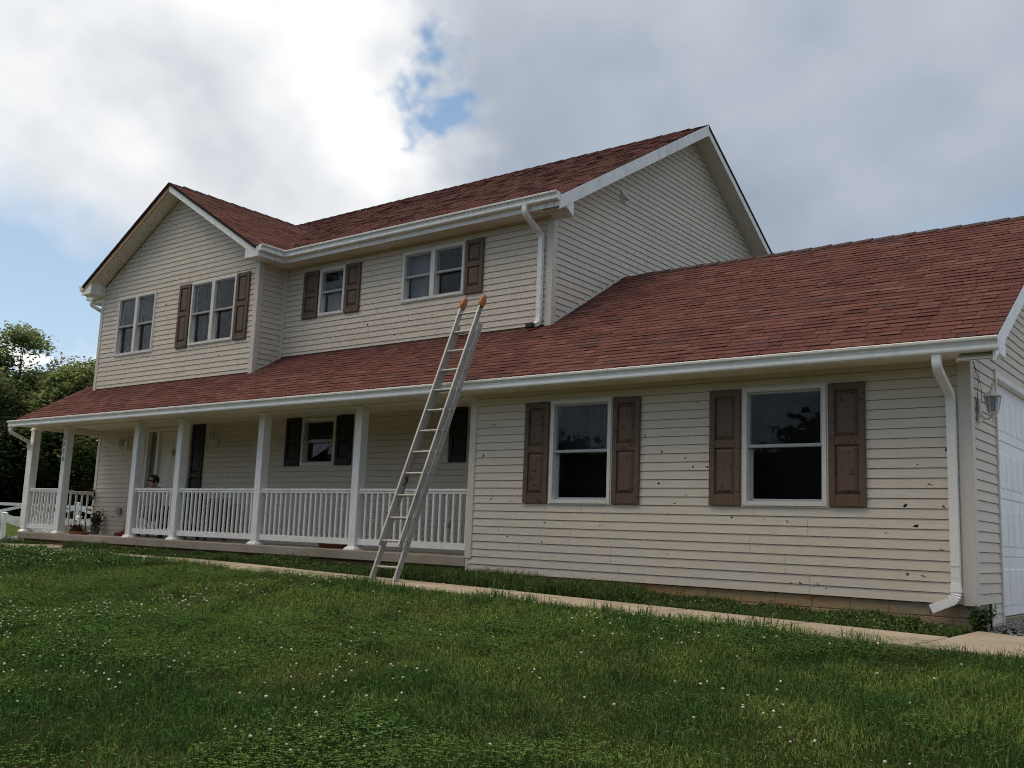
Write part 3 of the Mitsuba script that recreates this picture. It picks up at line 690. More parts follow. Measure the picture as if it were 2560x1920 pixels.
# rakes: board under the roof edge, sloping soffit behind it
def rake(p0, p1, out, inn, h, mat='mat_white', drip=True, cover=True, name='rake_board', trim=None):
    """p0 -> p1 along the top edge; out: unit vector of the gable's face; inn: depth back to the wall"""
    p0, p1, out = (np.array(a, float) for a in (p0, p1, out))
    mb = MB(); dz = np.array([0, 0, -h]); t = .022
    V = [p0, p1, p1 + dz, p0 + dz]; V += [v - out * t for v in V]
    mb.add(V, [[0, 1, 2, 3], [4, 5, 6, 7], [0, 1, 5, 4], [2, 3, 7, 6], [0, 3, 7, 4], [1, 2, 6, 5]])
    put(H + '__' + name, mb.out(), mat)
    if cover:
        dz2 = np.array([0, 0, -h + .012]); V = [p0 + dz2 - out * (t + .001), p1 + dz2 - out * (t + .001), p1 + dz2 - out * inn, p0 + dz2 - out * inn]; V += [v + [0, 0, .012] for v in V]
        put(H + '__rake_soffit', MB().add(V, [[0, 1, 2, 3], [4, 5, 6, 7], [0, 1, 5, 4]]).out(), 'mat_soffit')
    if drip:
        V = [p0 + out * .012 + [0, 0, .002], p1 + out * .012 + [0, 0, .002], p1 + out * .012 + [0, 0, -.026], p0 + out * .012 + [0, 0, -.026]]; V += [v - out * .03 - [0, 0, .004] for v in V]
        put(H + '__drip_edge', MB().add(V, [[0, 1, 2, 3], [0, 1, 5, 4], [2, 3, 7, 6]]).out(), 'mat_deck' if drip == 'dark' else 'mat_white')
zbr = ZEX + S * (EX - XBR_)
yb = .55
rake((XBR_, yb, zbr), (EX, yb, ZEX), (0, -1, 0), .36, .19)
rake((XBR_, yb, zbr), (EXL, yb, ZEX), (0, -1, 0), .36, .16, 'mat_rawwood', 'dark', name='bare_rake_board')
labels[H + '__bare_rake_board'] = {'label': 'left rake board stripped to bare orange-brown wood'}
rake((-5.888, E2 - .03, ZE2 - .022), (-5.888, 5.976, zr2 - .004), (1, 0, 0), .365, .215, drip=False)
rake((-5.90, 5.976, zr2), (-5.90, 2 * 5.976 - E2, ZE2), (1, 0, 0), .36, .19, 'mat_white', 'dark')
rake((.352, E1 - .02, ZE1 - .016), (.352, 3.619, zr1 - .004), (1, 0, 0), .35, .185, drip=False)
rake((.34, 3.619, zr1), (.34, 2 * 3.619 - E1, ZE1), (1, 0, 0), .34, .17)
def retbox(poly, O, U, N, t0, t1):
    put(H + '__eave_return', prism(poly, O, U, Z_, N, t0, t1).out(), 'mat_white')
retbox(Polygon([(-12.60, 5.398), (-12.235, 5.398), (-12.235, 5.56), (-12.60, 5.56 + .365 * S - .02)]), (0, .552, 0), X_, Y_, .001, .345)
retbox(Polygon([(-18.02, 5.398), (-18.385, 5.398), (-18.385, 5.56), (-18.02, 5.56 + .365 * S - .02)]), (0, .553, 0), X_, Y_, .001, .345)
retbox(Polygon([(1.18, 5.55), (1.56, 5.33), (1.56, 5.42 + .30), (1.18, 5.55)]), (-5.904, 0, 0), Y_, X_, -.345, .006)
retbox(Polygon([(-.44, 2.46), (-.44, 2.38), (.02, 2.38), (.02, 2.36 + .35)]), (.338, 0, 0), Y_, X_, -.325, .004)
# porch beam and its left return
mb = MB().cbox(-18.97, -6.43, .072, .232, 2.373, 2.502, .004); mb.cbox(-18.90, -18.74, .233, YF, 2.374, 2.5, .004)
put(H + '__porch_beam', mb.out(), 'mat_soffit')
mb = prism(Polygon([(-.42, 2.40), (YF, 2.40), (YF, ZE1 + S * (YF - E1) - .06), (-.42, ZE1 - .05)]), (-18.79, 0, 0), Y_, Z_, X_, 0, .03)
put(H + '__porch_end_panel', mb.out(), 'mat_siding')

# -- gutters ---------------------------------------------------------------------
GP = [(.000, .000), (.000, -.122), (.066, -.122), (.080, -.116), (.084, -.100), (.078, -.070), (.082, -.044), (.100, -.030), (.110, -.022), (.112, .0), (.104, .006), (.101, -.004), (.100, -.018), (.092, -.024), (.074, -.038), (.070, -.066), (.076, -.098), (.066, -.112), (.008, -.112), (.008, .0)]
def gutter(p0, p1, outd, mit0=0., mit1=0.):
    """runs from p0 to p1 (top back edge), profile outwards along outd; mitre: shift of an end along the run per metre of projection"""
    p0, p1, outd = (np.array(a, float) for a in (p0, p1, outd)); d = (p1 - p0) / np.linalg.norm(p1 - p0)
    n = len(GP); A = [p0 + o * outd + [0, 0, z] + d * o * mit0 for o, z in GP]; B = [p1 + o * outd + [0, 0, z] + d * o * mit1 for o, z in GP]
    i = np.arange(n); j = (i + 1) % n
    mb = MB().add(np.vstack([A, B]), np.stack([i, j, j + n, i + n], 1))
    for P, m, sgn in ((p0, mit0, 1), (p1, mit1, -1)):
        if m == 0:
            v2, f = tris(Polygon(GP[:10] + [(0.008, 0)])); mb.add(P + v2[:, :1] * outd + np.c_[v2 * 0, v2[:, 1:]][:, [0, 1, 2]] * 1.0 + sgn * d * .002, f)
    put(H + '__gutter', mb.out(), 'mat_gutter')
gutter((-18.80, -.441, 2.478), (.385, -.441, 2.494), (0, -1, 0))
gutter((-12.211, 1.181, 5.606), (-5.89, 1.181, 5.606), (0, -1, 0), mit0=1.0)
gutter((-12.211, .545, 5.606), (-12.211, 1.181, 5.606), (1, 0, 0), mit1=-1.0)
gutter((-18.40, .545, 5.606), (-18.40, 3.0, 5.606), (-1, 0, 0))
gutter((-19.18, 1.181, 5.606), (-18.30, 1.181, 5.606), (0, -1, 0))
put(H + '__soffit', MB().box(-19.12, -18.30, 1.195, Y1, ZS2, ZS2 + .012).out(), 'mat_soffit')
put(H + '__fascia', MB().box(-19.12, -18.30, 1.182, 1.196, 5.40, ZE2 + .01).out(), 'mat_white')
def downspout(path, w=.082, d=.060, side=(1, 0, 0), crimps=()):
    prof = []
    for k, (x, y) in enumerate(((-1, -1), (-.62, -1), (-.55, -.86), (-.25, -.86), (-.18, -1), (.18, -1), (.25, -.86), (.55, -.86), (.62, -1), (1, -1), (1, 1), (-1, 1))): prof.append((x * w / 2, y * d / 2))
    return sweep(prof, path, side)
def rounded(pts, rad=.06, n=5):
    pts = [np.array(p, float) for p in pts]; out = [pts[0]]
    for a, b, c in zip(pts, pts[1:], pts[2:]):
        u, v = (a - b) / np.linalg.norm(a - b), (c - b) / np.linalg.norm(c - b)
        q = min(rad, .45 * np.linalg.norm(a - b), .45 * np.linalg.norm(c - b))
        for t in np.linspace(0, 1, n): out.append((1 - t) ** 2 * (b + u * q) + 2 * t * (1 - t) * b + t * t * (b + v * q))
    return out + [pts[-1]]
def ds(name_pts, side=(1, 0, 0), bands=(), elbow=None, lab=None, **k):
    key = numbered(H + '__downspout')
    put(key, downspout(rounded(name_pts), side=side, **k), 'mat_white', smooth=35, fixed=True)
    for (p, q) in bands:
        put(key + '__strap', MB().box(p[0] - .046, p[0] + .046, p[1] - .035, p[1] + .03, q, q + .012).out(), 'mat_gutter')
    if elbow:   # crimped outlet: swelling and shrinking rings along a bend
        path = rounded(elbow, .15, 13)
        v, f = sweep([(x * .034, y * .043) for x, y in ((-1, -1), (1, -1), (1, 1), (-1, 1))], path, (0, 1, 0))
        v = v.reshape(-1, 4, 3); c = v.mean(1, keepdims=True); kk = np.array([1.0 + (.16 if i % 2 else -.08) if 0 < i < len(v) - 2 else 1.0 for i in range(len(v))])[:, None, None]
        put(key + '__elbow', ((c + (v - c) * kk).reshape(-1, 3), f), 'mat_white')
    if lab: labels[key] = {'label': lab}
ds([(-.17, -.475, 2.38), (-.17, -.475, 2.24), (-.158, -.062, 2.02), (-.155, -.058, .19)], bands=[((-.155, -.058), 1.56), ((-.155, -.058), .36)],
   elbow=[(-.155, -.058, .20), (-.155, -.064, .045), (-.37, -.12, -.055)])
ds([(-6.50, 1.125, 5.49), (-6.50, 1.125, 5.36), (-6.435, 1.48, 5.10), (-6.435, 1.485, 3.80), (-6.44, 1.46, 3.70), (-6.47, 1.40, 3.672)], bands=[((-6.435, 1.485), 4.72), ((-6.435, 1.485), 3.93)])
put(H + '__downspout_001__outlet', MB().cbox(-6.575, -6.455, 1.33, 1.41, 3.625, 3.70, .006).out(), 'mat_black')
ds([(-18.74, -.475, 2.37), (-18.74, -.475, 2.26), (-18.83, .0, 2.08), (-18.985, .045, 2.04), (-19.0, .10, 1.95), (-19.0, .11, .36)], bands=[((-19.0, .11), .60)])
ds([(-18.98, 1.125, 5.49), (-18.98, 1.125, 5.36), (-18.70, 1.47, 5.12), (-18.70, 1.475, 3.80)])

# -- porch posts, railings -----------------------------------------------------------
PW = .152
for x in (-18.963, -17.573, -14.929, -13.504, -11.170, -8.830):
    key = numbered(H + '__porch_post')
    put(key, MB().cbox(x, x + PW, .070, .070 + PW, .2225, 2.345, .006).out(), 'mat_white', fixed=True)
    h = trimesh.Trimesh([[x + a, .070 + b, z] for z, g in ((.1905, .04), (.205, .04), (.2435, .004)) for a in (-g, PW + g) for b in (-g, PW + g)]).convex_hull
    put(key + '__base', (h.vertices, h.faces), 'mat_white')
    put(key + '__cap', MB().cbox(x - .025, x + PW + .025, .045, .095 + PW, 2.346, 2.3725, .004).out(), 'mat_white')
POSTX = [-18.963, -17.573, -14.929, -13.504, -11.170, -8.830]
def railing(p0, p1, off=0.):
    """top rail, bottom rail and balusters between two points at floor level"""
    p0, p1 = np.array(p0, float), np.array(p1, float); L = np.linalg.norm(p1 - p0); d = (p1 - p0) / L; n = np.array([-d[1], d[0]])
    key = numbered(H + '__porch_railing')
    def bx(a, b, w0, w1, z0, z1, ch=.004, mb=None):
        v, f = MB().cbox(a, b, w0, w1, z0, z1, ch).out(); mb = mb or MB()
        return mb.add(np.c_[p0 + v[:, :1] * d + v[:, 1:2] * n, v[:, 2]], f)
    mb = bx(0, L, -.036, .036, 1.073, 1.112, .008); bx(0, L, -.022, .022, 1.040, 1.0725, .004, mb)
    put(key, mb.out(), 'mat_white', fixed=True)
    put(key + '__rail', bx(0, L, -.024, .024, .268, .362).out(), 'mat_white')
    for a in (.0, L - .03): put(key + '__bracket', bx(a, a + .03, -.045, .045, 1.030, 1.085).out(), 'mat_white')
    k = max(2, int(round(L / .124))); 
    for i in range(1, k):
        a = i * L / k
        put(key + '__baluster', bx(a - .018, a + .018, -.018, .018, .361, 1.041, .005).out(), 'mat_white')
yr = .146
railing((POSTX[0] + PW, yr), (POSTX[1], yr)); railing((POSTX[2] + PW, yr), (POSTX[3], yr)); railing((POSTX[3] + PW, yr), (POSTX[4], yr))
railing((POSTX[4] + PW, yr), (POSTX[5], yr)); railing((POSTX[5] + PW, yr), (-6.426, yr)); railing((-18.80, .223), (-18.725, YF - .03))
# house number on the second post
for i, (ch, z) in enumerate(zip('3858', (2.107, 1.975, 1.826, 1.668))):
    m = meshkit.text_mesh(ch, .095, .005); m.apply_translation([-m.bounds[:, 0].mean(), 0, 0])
    v = m.vertices; v = np.c_[v[:, 0] + POSTX[1] + .074, .0695 - v[:, 2], v[:, 1] + z]
    put(H + '__porch_post_001__digit', (v, m.faces), 'mat_sticker')

# -- fittings ------------------------------------------------------------------------
def lantern(x, y, z, out, side, s=1.0, key='wall_lantern', mat='mat_lantern'):
    """carriage lamp: back plate, scroll arm, hexagonal cage with glass, roof and finial"""
    out, side = np.array(out, float), np.array(side, float); O = np.array([x, y, z]); key = numbered(H + '__' + key)
    P = lambda a, b, c: O + side * a * s + out * b * s + Z_ * c * s
    def place(m): return np.c_[m[:, :1]] * side * s + m[:, 1:2] * out * s + m[:, 2:] * Z_ * s + O
    v, f = MB().cbox(-.05, .05, .0, .022, -.19, .06, .006).out(); mb = MB().add(place(v), f)
    put(key, mb.out(), mat, fixed=True)
    arm = [(0, .02, -.10), (0, .05, -.15), (0, .09, -.155), (0, .12, -.13), (0, .135, -.10)]
    v, f = tube(np.array(arm), .012, 8); put(key + '__arm', (place(v), f), mat, smooth=True)
    fr = MB(); c = .135
    for k in range(6):
        a = k * np.pi / 3 + .3; v, f = tube([(math.cos(a) * .045, c + math.sin(a) * .045, -.09), (math.cos(a) * .078, c + math.sin(a) * .078, .07)], .0065, 5); fr.add(place(v), f)
    cone = trimesh.creation.revolve([(0.0, .17), (.012, .165), (.016, .14), (.03, .125), (.06, .10), (.098, .075), (.098, .066), (.0, .066)], sections=6); fr.add(place(cone.vertices + [0, c, 0]), cone.faces)
    fin = trimesh.creation.revolve([(0, .215), (.008, .20), (.012, .185), (.007, .17), (0, .165)], sections=8); fr.add(place(fin.vertices + [0, c, 0]), fin.faces)
    bot = trimesh.creation.revolve([(0, -.20), (.008, -.19), (.010, -.125), (.03, -.105), (.054, -.098), (.054, -.088), (0, -.088)], sections=6); fr.add(place(bot.vertices + [0, c, 0]), bot.faces)
    put(key + '__cage', fr.out(), mat)
    gl = trimesh.creation.revolve([(.040, -.087), (.070, .066)], sections=6); put(key + '__glass', (place(gl.vertices + [0, c, 0]), gl.faces), 'mat_lampglass')
    return key
labels[lantern(.02, .27, 1.975, X_, Y_, 1.0)] = {'label': 'white carriage lamp beside the garage door'}
lantern(-17.60, YF - .012, 2.20, -Y_, X_, 1.0); lantern(-14.35, YF - .012, 2.23, -Y_, X_, 1.0)
w = [(.02, .10, 2.39), (.03, .14, 2.33), (.035, .22, 2.30), (.03, .30, 2.23), (.04, .33, 2.12), (.035, .36, 2.0)]
v, f = tube(w, .003, 5); mb = MB().add(v, f); v, f = tube([(.02, .12, 2.39), (.035, .13, 2.3), (.03, .26, 2.2), (.03, .20, 2.0), (.04, .19, 1.9), (.03, .28, 1.83)], .003, 5); mb.add(v, f)
put(H + '__loose_wire', mb.out(), 'mat_black')
mb = MB().cbox(XR + .012, XR + .03, 3.45, 3.60, 6.22, 6.40, .003); h = trimesh.Trimesh([[XR + .03, 3.46, 6.38], [XR + .03, 3.59, 6.38], [XR + .03, 3.46, 6.25], [XR + .03, 3.59, 6.25], [XR + .12, 3.47, 6.26], [XR + .12, 3.58, 6.26]]).convex_hull; mb.tm(h)
put(H + '__gable_vent', mb.out(), 'mat_frame')
put(H + '__outlet_cover', MB().cbox(-17.70, -17.54, YF - .06, YF - .01, .635, .775, .008).out(), 'mat_outlet')
h = trimesh.Trimesh([[-8.16, YF - .012, .72], [-8.06, YF - .012, .72], [-8.16, YF - .012, .62], [-8.06, YF - .012, .62], [-8.16, YF - .09, .625], [-8.06, YF - .09, .625]]).convex_hull
put(H + '__dryer_vent', (h.vertices, h.faces), 'mat_frame')

# ------------------------------------------------------------------ extension ladder
L0 = np.array([-6.20, -1.765, .088]); TH, LAT = math.radians(67.6), math.radians(-1.33)
LD = np.array([math.sin(LAT) * math.cos(TH), math.cos(LAT) * math.cos(TH), math.sin(TH)])
LX = np.array([1.0, 0, 0]) - LD * LD[0]; LX /= np.linalg.norm(LX); LN = np.cross(LX, LD); LN = LN if LN[1] < 0 else -LN   # towards the yard
LP = lambda a, t, n: L0 + LX * a + LD * t + LN * n
thing('extension_ladder', 'silver aluminium extension ladder with orange padded tips leaning on the eave', 'ladder')
def rail(a, t0, t1, n0, n1, w=.026, open_=1):
    """C-channel: web on the inside, two flanges outwards"""
    s = 1 if a > 0 else -1; q = .004
    prof = [(a, n0), (a + s * w, n0), (a + s * w, n0 + q), (a + s * q, n0 + q), (a + s * q, n1 - q), (a + s * w, n1 - q), (a + s * w, n1), (a, n1)]
    A = [LP(x, t0, n) for x, n in prof]; B = [LP(x, t1, n) for x, n in prof]; m = len(prof); i = np.arange(m); j = (i + 1) % m
    mb = MB().add(np.vstack([A, B]), np.stack([i, j, j + m, i + m], 1))
    v2, f = tris(Polygon(prof))
    for t in (t0, t1): mb.add(np.array([LP(x, t, n) for x, n in v2]), f)
    return mb
R_ = .3048
for s in (-1, 1):
    put('extension_ladder__rail', rail(s * .158, .78 * R_, 12.42 * R_, -.036, .036).out(), 'mat_alu')
    put('extension_ladder__rail', rail(s * .188, -.72 * R_, 11.55 * R_, -.115, -.043).out(), 'mat_alu')
    # grip plate feet
    mb = MB(); h = trimesh.Trimesh([LP(s * x, t, n) for x in (.180, .222) for t, n in ((-.40 * R_, -.115), (-.40 * R_, -.04), (-.80 * R_, -.10), (-.80 * R_, -.06))]).convex_hull
    put('extension_ladder__foot', (h.vertices, h.faces), 'mat_alu')
    # padded tips
    pts = [(.0, -.045, 12.28 * R_), (.0, .045, 12.28 * R_), (.0, -.058, 12.50 * R_), (.0, .060, 12.50 * R_), (.0, -.055, 12.72 * R_), (0, .05, 12.75 * R_), (0, -.03, 12.90 * R_), (0, .022, 12.92 * R_)]
    P = [LP(s * .170 + dx, t * .985 + .17 * R_, n * .85) for x, n, t in pts for dx in ((-.027, .030) if 12.4 * R_ < t < 12.8 * R_ else (-.018, .021))]
    h = trimesh.Trimesh(P).convex_hull.subdivide().subdivide(); h = trimesh.smoothing.filter_taubin(h, iterations=6)
    put('extension_ladder__padded_tip', h, 'mat_mitt', smooth=True)
    put('extension_ladder__lock', (lambda q: q.out())(MB().add(*tube([LP(s * .15, 3.9 * R_, -.03), LP(s * .14, 3.72 * R_, -.06), LP(s * .15, 3.5 * R_, -.03)], .014, 6))), 'mat_black')
for k in range(13):
    if k >= 1: put('extension_ladder__rung', tube([LP(-.172, k * R_, 0), LP(.172, k * R_, 0)], .0155, 10), 'mat_alu', smooth=40)
    if k <= 11: put('extension_ladder__rung', tube([LP(-.205, k * R_ + (.036 if k else .0), -.078), LP(.205, k * R_ + (.036 if k else .0), -.078)], .0150, 10), 'mat_alu', smooth=40)
    mb = MB()
    for s in (-1, 1):
        if k >= 1: mb.add(*tube([LP(s * .160, k * R_, 0), LP(s * .168, k * R_, 0)], .0165, 8))
        if k <= 11: mb.add(*tube([LP(s * .190, k * R_ + (.036 if k else 0), -.078), LP(s * .1955, k * R_ + (.036 if k else 0), -.078)], .0165, 8))
    put('extension_ladder__rung_plug', mb.out(), 'mat_black')
mb = MB(); rr = np.random.default_rng(3)
for t0, t1, c in ((4.55, 4.95, 0), (6.6, 7.0, 0), (3.05, 3.35, 0)):
    mb.add([LP(.1935, t0 * R_, -.10), LP(.1935, t1 * R_, -.10), LP(.1935, t1 * R_, -.06), LP(.1935, t0 * R_, -.06)], [[0, 1, 2, 3]])
put('extension_ladder__sticker', mb.out(), 'mat_sash')
v, f = tube([LP(-.15, 11.0 * R_, -.09), LP(-.12, 8.0 * R_, -.06), LP(-.13, 5 * R_, -.05), LP(-.15, 3.7 * R_, -.06), LP(-.12, 3.55 * R_, -.05), LP(-.14, 3.4 * R_, -.06)], .005, 5)
put('extension_ladder__rope', (v, f), 'mat_wicker')

# ------------------------------------------------------------------ person sitting on the porch
def hull_body(bones, edge=.02, it=8):
    parts = []
    for chain in bones:
        for (p, rp), (q, rq) in zip(chain, chain[1:]):
            a = m3.Manifold.sphere(rp, 20).translate(p); b = m3.Manifold.sphere(rq, 20).translate(q)
            parts.append(m3.Manifold.batch_hull([a, b]))
    m = parts[0]
    for p in parts[1:]: m = m + p
    me = m.refine_to_length(edge).to_mesh()
    t = trimesh.Trimesh(me.vert_properties[:, :3], me.tri_verts, process=True)
    return trimesh.smoothing.filter_taubin(t, iterations=it)
thing('person', 'person with short dark hair and sunglasses on the porch in pale shirt and red shoes', 'person')
px, py, fl = -15.38, .90, .19
hip = np.array([px, py + .02, fl + .50]); chest = hip + [-.02, -.03, .33]; neck = hip + [-.01, -.05, .50]; head = np.array([px + .055, py - .085, 1.296])
shl, shr = chest + [-.17, .0, .10], chest + [.17, .0, .10]
kl, kr = np.array([px - .42, py - .26, fl + .47]), np.array([px + .02, py - .42, fl + .48])
al, ar = np.array([px - .80, py - .10, fl + .09]), np.array([px + .05, py - .36, fl + .09])
el_l, el_r = shl + [-.08, -.10, -.26], shr + [.07, -.10, -.26]
hl, hr = kl + [.10, .04, .10], kr + [.03, .10, .11]
def finger_chain(wrist, d, side, k):
    base = wrist + d * .085 + side * (k - 1.5) * .021; L = (.072, .080, .075, .058)[k]
    return [(tuple(base), .0095), (tuple(base + d * L * .5 + [0, 0, -.006]), .0088), (tuple(base + d * L * .85 + [0, 0, -.026]), .0078)]
chains = [[(neck, .055), (head + [0, .01, -.08], .055)], [(head + [0, .012, .02], .088), (head + [-.005, .0, -.045], .068), (head + [0, -.035, -.085], .034)]]
for sh, e, h, k in ((shl, el_l, hl, kl), (shr, el_r, hr, kr)):
    chains.append([(sh, .048), (e, .038), (h, .027)])
    d = (k - hl if h is hl else kr - h) * [1, 1, 0]; d = np.array([-.35, -.8, -.15]); d /= np.linalg.norm(d); side = np.cross(d, Z_); side /= np.linalg.norm(side)
    chains.append([(h, .026), (h + d * .085, .034)])
    for q in range(4): chains.append(finger_chain(h, d, side, q))
    sg = 1 if h is hl else -1
    chains.append([(h + d * .02 + side * sg * .022, .012), (h + d * .055 + side * sg * .05, .0105), (h + d * .085 + side * sg * .055, .009)])
for k, a in ((kl, al), (kr, ar)):
    chains.append([(k, .056), (k * .55 + a * .45 + [0, .01, 0], .052), (a, .036)])
chains.append([(hip, .13), (chest, .14), (neck, .05)])
for k, sx in ((kl, -.09), (kr, .09)): chains.append([(hip + [sx, -.02, 0], .085), (k, .057)])
nose = [(head + [.012, -.098, -.012], .009), (head + [.012, -.112, -.035], .0125)]
chains.append(nose)
for s in (-1, 1): chains.append([(head + [s * .082, .012, -.005], .018), (head + [s * .080, .008, -.035], .013)])
put('person', hull_body([[(tuple(map(float, p)), float(rd)) for p, rd in c] for c in chains], .014, 10), 'mat_skin', smooth=True, fixed=True)
shirt = [[(hip + [0, 0, -.02], .150), (chest, .165), (neck + [0, .01, -.06], .085)], [(chest + [0, 0, .08], .10), (shl, .072), (shl * .5 + el_l * .5, .062)], [(chest + [0, 0, .08], .10), (shr, .072), (shr * .5 + el_r * .5, .062)]]
put('person__shirt', hull_body([[(tuple(map(float, p)), float(rd)) for p, rd in c] for c in shirt], .025, 10), 'mat_shirt', smooth=True)
shorts = [[(hip + [-.06, .0, -.05], .125), (hip + [.06, .0, -.05], .125)], [(hip + [-.08, -.02, -.03], .105), (kl * .72 + hip * .28, .082)], [(hip + [.08, -.02, -.03], .105), (kr * .72 + hip * .28, .082)]]
put('person__shorts', hull_body([[(tuple(map(float, p)), float(rd)) for p, rd in c] for c in shorts], .025, 8), 'mat_shorts', smooth=True)
hair = m3.Manifold.sphere(.104, 32).translate(tuple(head + [0, .018, .030])) - m3.Manifold.cube((.30, .20, .30), True).translate(tuple(head + [.012, -.145, -.075])) - m3.Manifold.cube((.3, .3, .2), True).translate(tuple(head + [0, 0, -.14]))
me = hair.refine_to_length(.012).to_mesh(); ht = trimesh.Trimesh(me.vert_properties[:, :3], me.tri_verts, process=True)
ht.vertices += (meshkit.noise(ht.vertices * 55, 3)[:, None] - .4) * .018 * ht.vertex_normals
put('person__hair', trimesh.smoothing.filter_taubin(ht, iterations=3), 'mat_hair', smooth=True)
mb = MB()
for s in (-1, 1): h = m3.Manifold.batch_hull([m3.Manifold.sphere(.016, 12).translate(tuple(head + [.012 + s * .018, -.094, .008])), m3.Manifold.sphere(.016, 12).translate(tuple(head + [.012 + s * .05, -.082, .010]))]).to_mesh(); mb.add(h.vert_properties[:, :3], h.tri_verts)
for s in (-1, 1): mb.add(*tube([head + [s * .06, -.08, .012], head + [s * .09, -.01, .012], head + [s * .092, .03, .005]], .005, 5))
put('person__sunglasses', mb.out(), 'mat_black', smooth=40)
mb = MB(); mb.add(*tube([head + [-.012, -.098, -.060], head + [.012, -.104, -.062], head + [.036, -.096, -.058]], [.003, .006, .003], 6)); put('person__mouth', mb.out(), 'mat_clay', smooth=True)
for a, d in ((al, np.array([-.92, -.35, 0])), (ar, np.array([-.1, -1., 0]))):
    sh = [[(a + [0, 0, .01], .050), (a + d * .02 + [0, 0, -.03], .048), (a + d * .14 + [0, 0, -.045], .040), (a + d * .20 + [0, 0, -.05], .034)], [(a - d * .06 + [0, 0, -.045], .040), (a + d * .1 + [0, 0, -.05], .038)]]
    put('person__shoe', hull_body([[(tuple(map(float, p)), float(rd)) for p, rd in c] for c in sh], .015, 6), 'mat_shoe', smooth=True)
# ------------------------------------------------------------------ things on the porch
thing('porch_bench', 'low weathered bench under the seated person', 'bench')
bz = fl + .40
for i in range(4): put('porch_bench__slat', MB().cbox(px - .48, px + .62, py - .16 + i * .105, py - .065 + i * .105, bz - .025, bz, .005).out(), 'mat_wicker')
for x in (px - .42, px + .56):
    for y in (py - .12, py + .2): put('porch_bench__leg', MB().cbox(x - .025, x + .025, y - .025, y + .025, fl + .001, bz - .026, .004).out(), 'mat_wicker')
def armchair(key, x, y, w, d, h, mat, label):
    """square patio armchair: seat cushion, back, two arms, four legs"""
    thing(key, label, 'chair')
    put(key + '__seat', MB().cbox(x + .07, x + w - .07, y, y + d, fl + .28, fl + .43, .03).out(), mat)
    P = [[a, b, c] for a in (x + .03, x + w - .03) for b, c in ((y + d - .12, fl + .30), (y + d - .02, fl + .30), (y + d + .0, fl + h), (y + d + .06, fl + h))]
    hh = trimesh.Trimesh(P).convex_hull; put(key + '__back', (hh.vertices, hh.faces), mat)
    for a in (x, x + w - .066): put(key + '__arm', MB().cbox(a, a + .066, y - .02, y + d - .125, fl + .20, fl + .62, .015).out(), mat)
    for a in (x + .01, x + w - .05):
        for b in (y, y + d - .06): put(key + '__leg', MB().cbox(a, a + .04, b, b + .04, fl + .001, fl + .20, .004).out(), mat)
armchair('patio_chair', -14.85, .72, .62, .52, .90, 'mat_black', 'black high-backed patio chair beside the front door')
armchair('wicker_chair', -14.05, .75, .66, .50, .80, 'mat_wicker', 'grey wicker porch chair behind the railing')
thing('planter_tray', 'shallow clay planter tray with a red plant at the porch edge', 'planter')
tr = trimesh.creation.revolve([(0, 0), (.22, 0), (.25, .05), (.235, .055), (.21, .03), (0, .03)], sections=24); tr.apply_scale([1.15, .6, 1]); tr.apply_translation([-17.00, .30, fl + .001])
put('planter_tray__tray', tr, 'mat_clay', smooth=35)
rr = np.random.default_rng(8)
P = np.c_[rr.normal(-17.10, .07, 260), rr.normal(.30, .05, 260), fl + .04 + np.abs(rr.normal(0, .07, 260))]
v, f, c = leaves(P, .045, np.where(rr.random((260, 1)) < .45, [[.16, .03, .03]], [[.05, .06, .03]]), r=rr); put('planter_tray__plant', (v, f), 'mat_leafy', color=c)
thing('driftwood_branch', 'dark crooked driftwood branch lying on the porch floor', 'driftwood')
mb = MB(); mb.add(*tube([(-16.98, .42, fl + .26), (-16.99, .42, fl + .17), (-16.94, .42, fl + .05), (-16.86, .43, fl + .03), (-16.78, .44, fl + .06), (-16.68, .45, fl + .03), (-16.60, .46, fl + .06), (-16.52, .46, fl + .17), (-16.42, .48, fl + .22)], [.010, .014, .018, .017, .016, .017, .015, .013, .008], 7))
put('driftwood_branch', mb.out(), 'mat_wood', smooth=True, fixed=True)
thing('dried_shrub', 'dried grey-green potted shrub in the porch corner', 'plant')
pot = trimesh.creation.revolve([(0, 0), (.08, 0), (.10, .11), (.11, .11), (.11, .14), (.09, .14), (.085, .12), (0, .12)], sections=20); pot.apply_translation([-18.25, 1.36, fl + .001]); put('dried_shrub__pot', pot, 'mat_wicker', smooth=35)
P = np.array([-18.25, 1.36, fl + .30]) + rr.normal(size=(420, 3)) * [.06, .06, .09]; v, f, c = leaves(P, .04, np.array([.075, .08, .065]) * rr.uniform(.6, 1.6, (420, 1)), r=rr); put('dried_shrub__foliage', (v, f), 'mat_leafy', color=c)
mb = MB()
for k in range(7): e = np.array([-18.25, 1.36, fl + .30]) + rr.normal(size=3) * [.08, .08, .1]; mb.add(*tube([(-18.25, 1.36, fl + .12), e], [.008, .004], 5))
put('dried_shrub__stem', mb.out(), 'mat_bark')
thing('rope_wreath', 'small dried twig wreath hung at the end of the porch railing', 'wreath')
mb = MB()
for k in range(5):
    a = np.linspace(0, 2 * np.pi, 22); q = np.array([-18.66, 1.44, 1.06]); R2 = .085 + rr.uniform(-.012, .012, 22)
    mb.add(*tube(q + np.c_[R2 * np.cos(a), rr.uniform(-.02, .02, 22), R2 * np.sin(a) * 1.25], .008, 5))
put('rope_wreath', mb.out(), 'mat_wood', fixed=True)
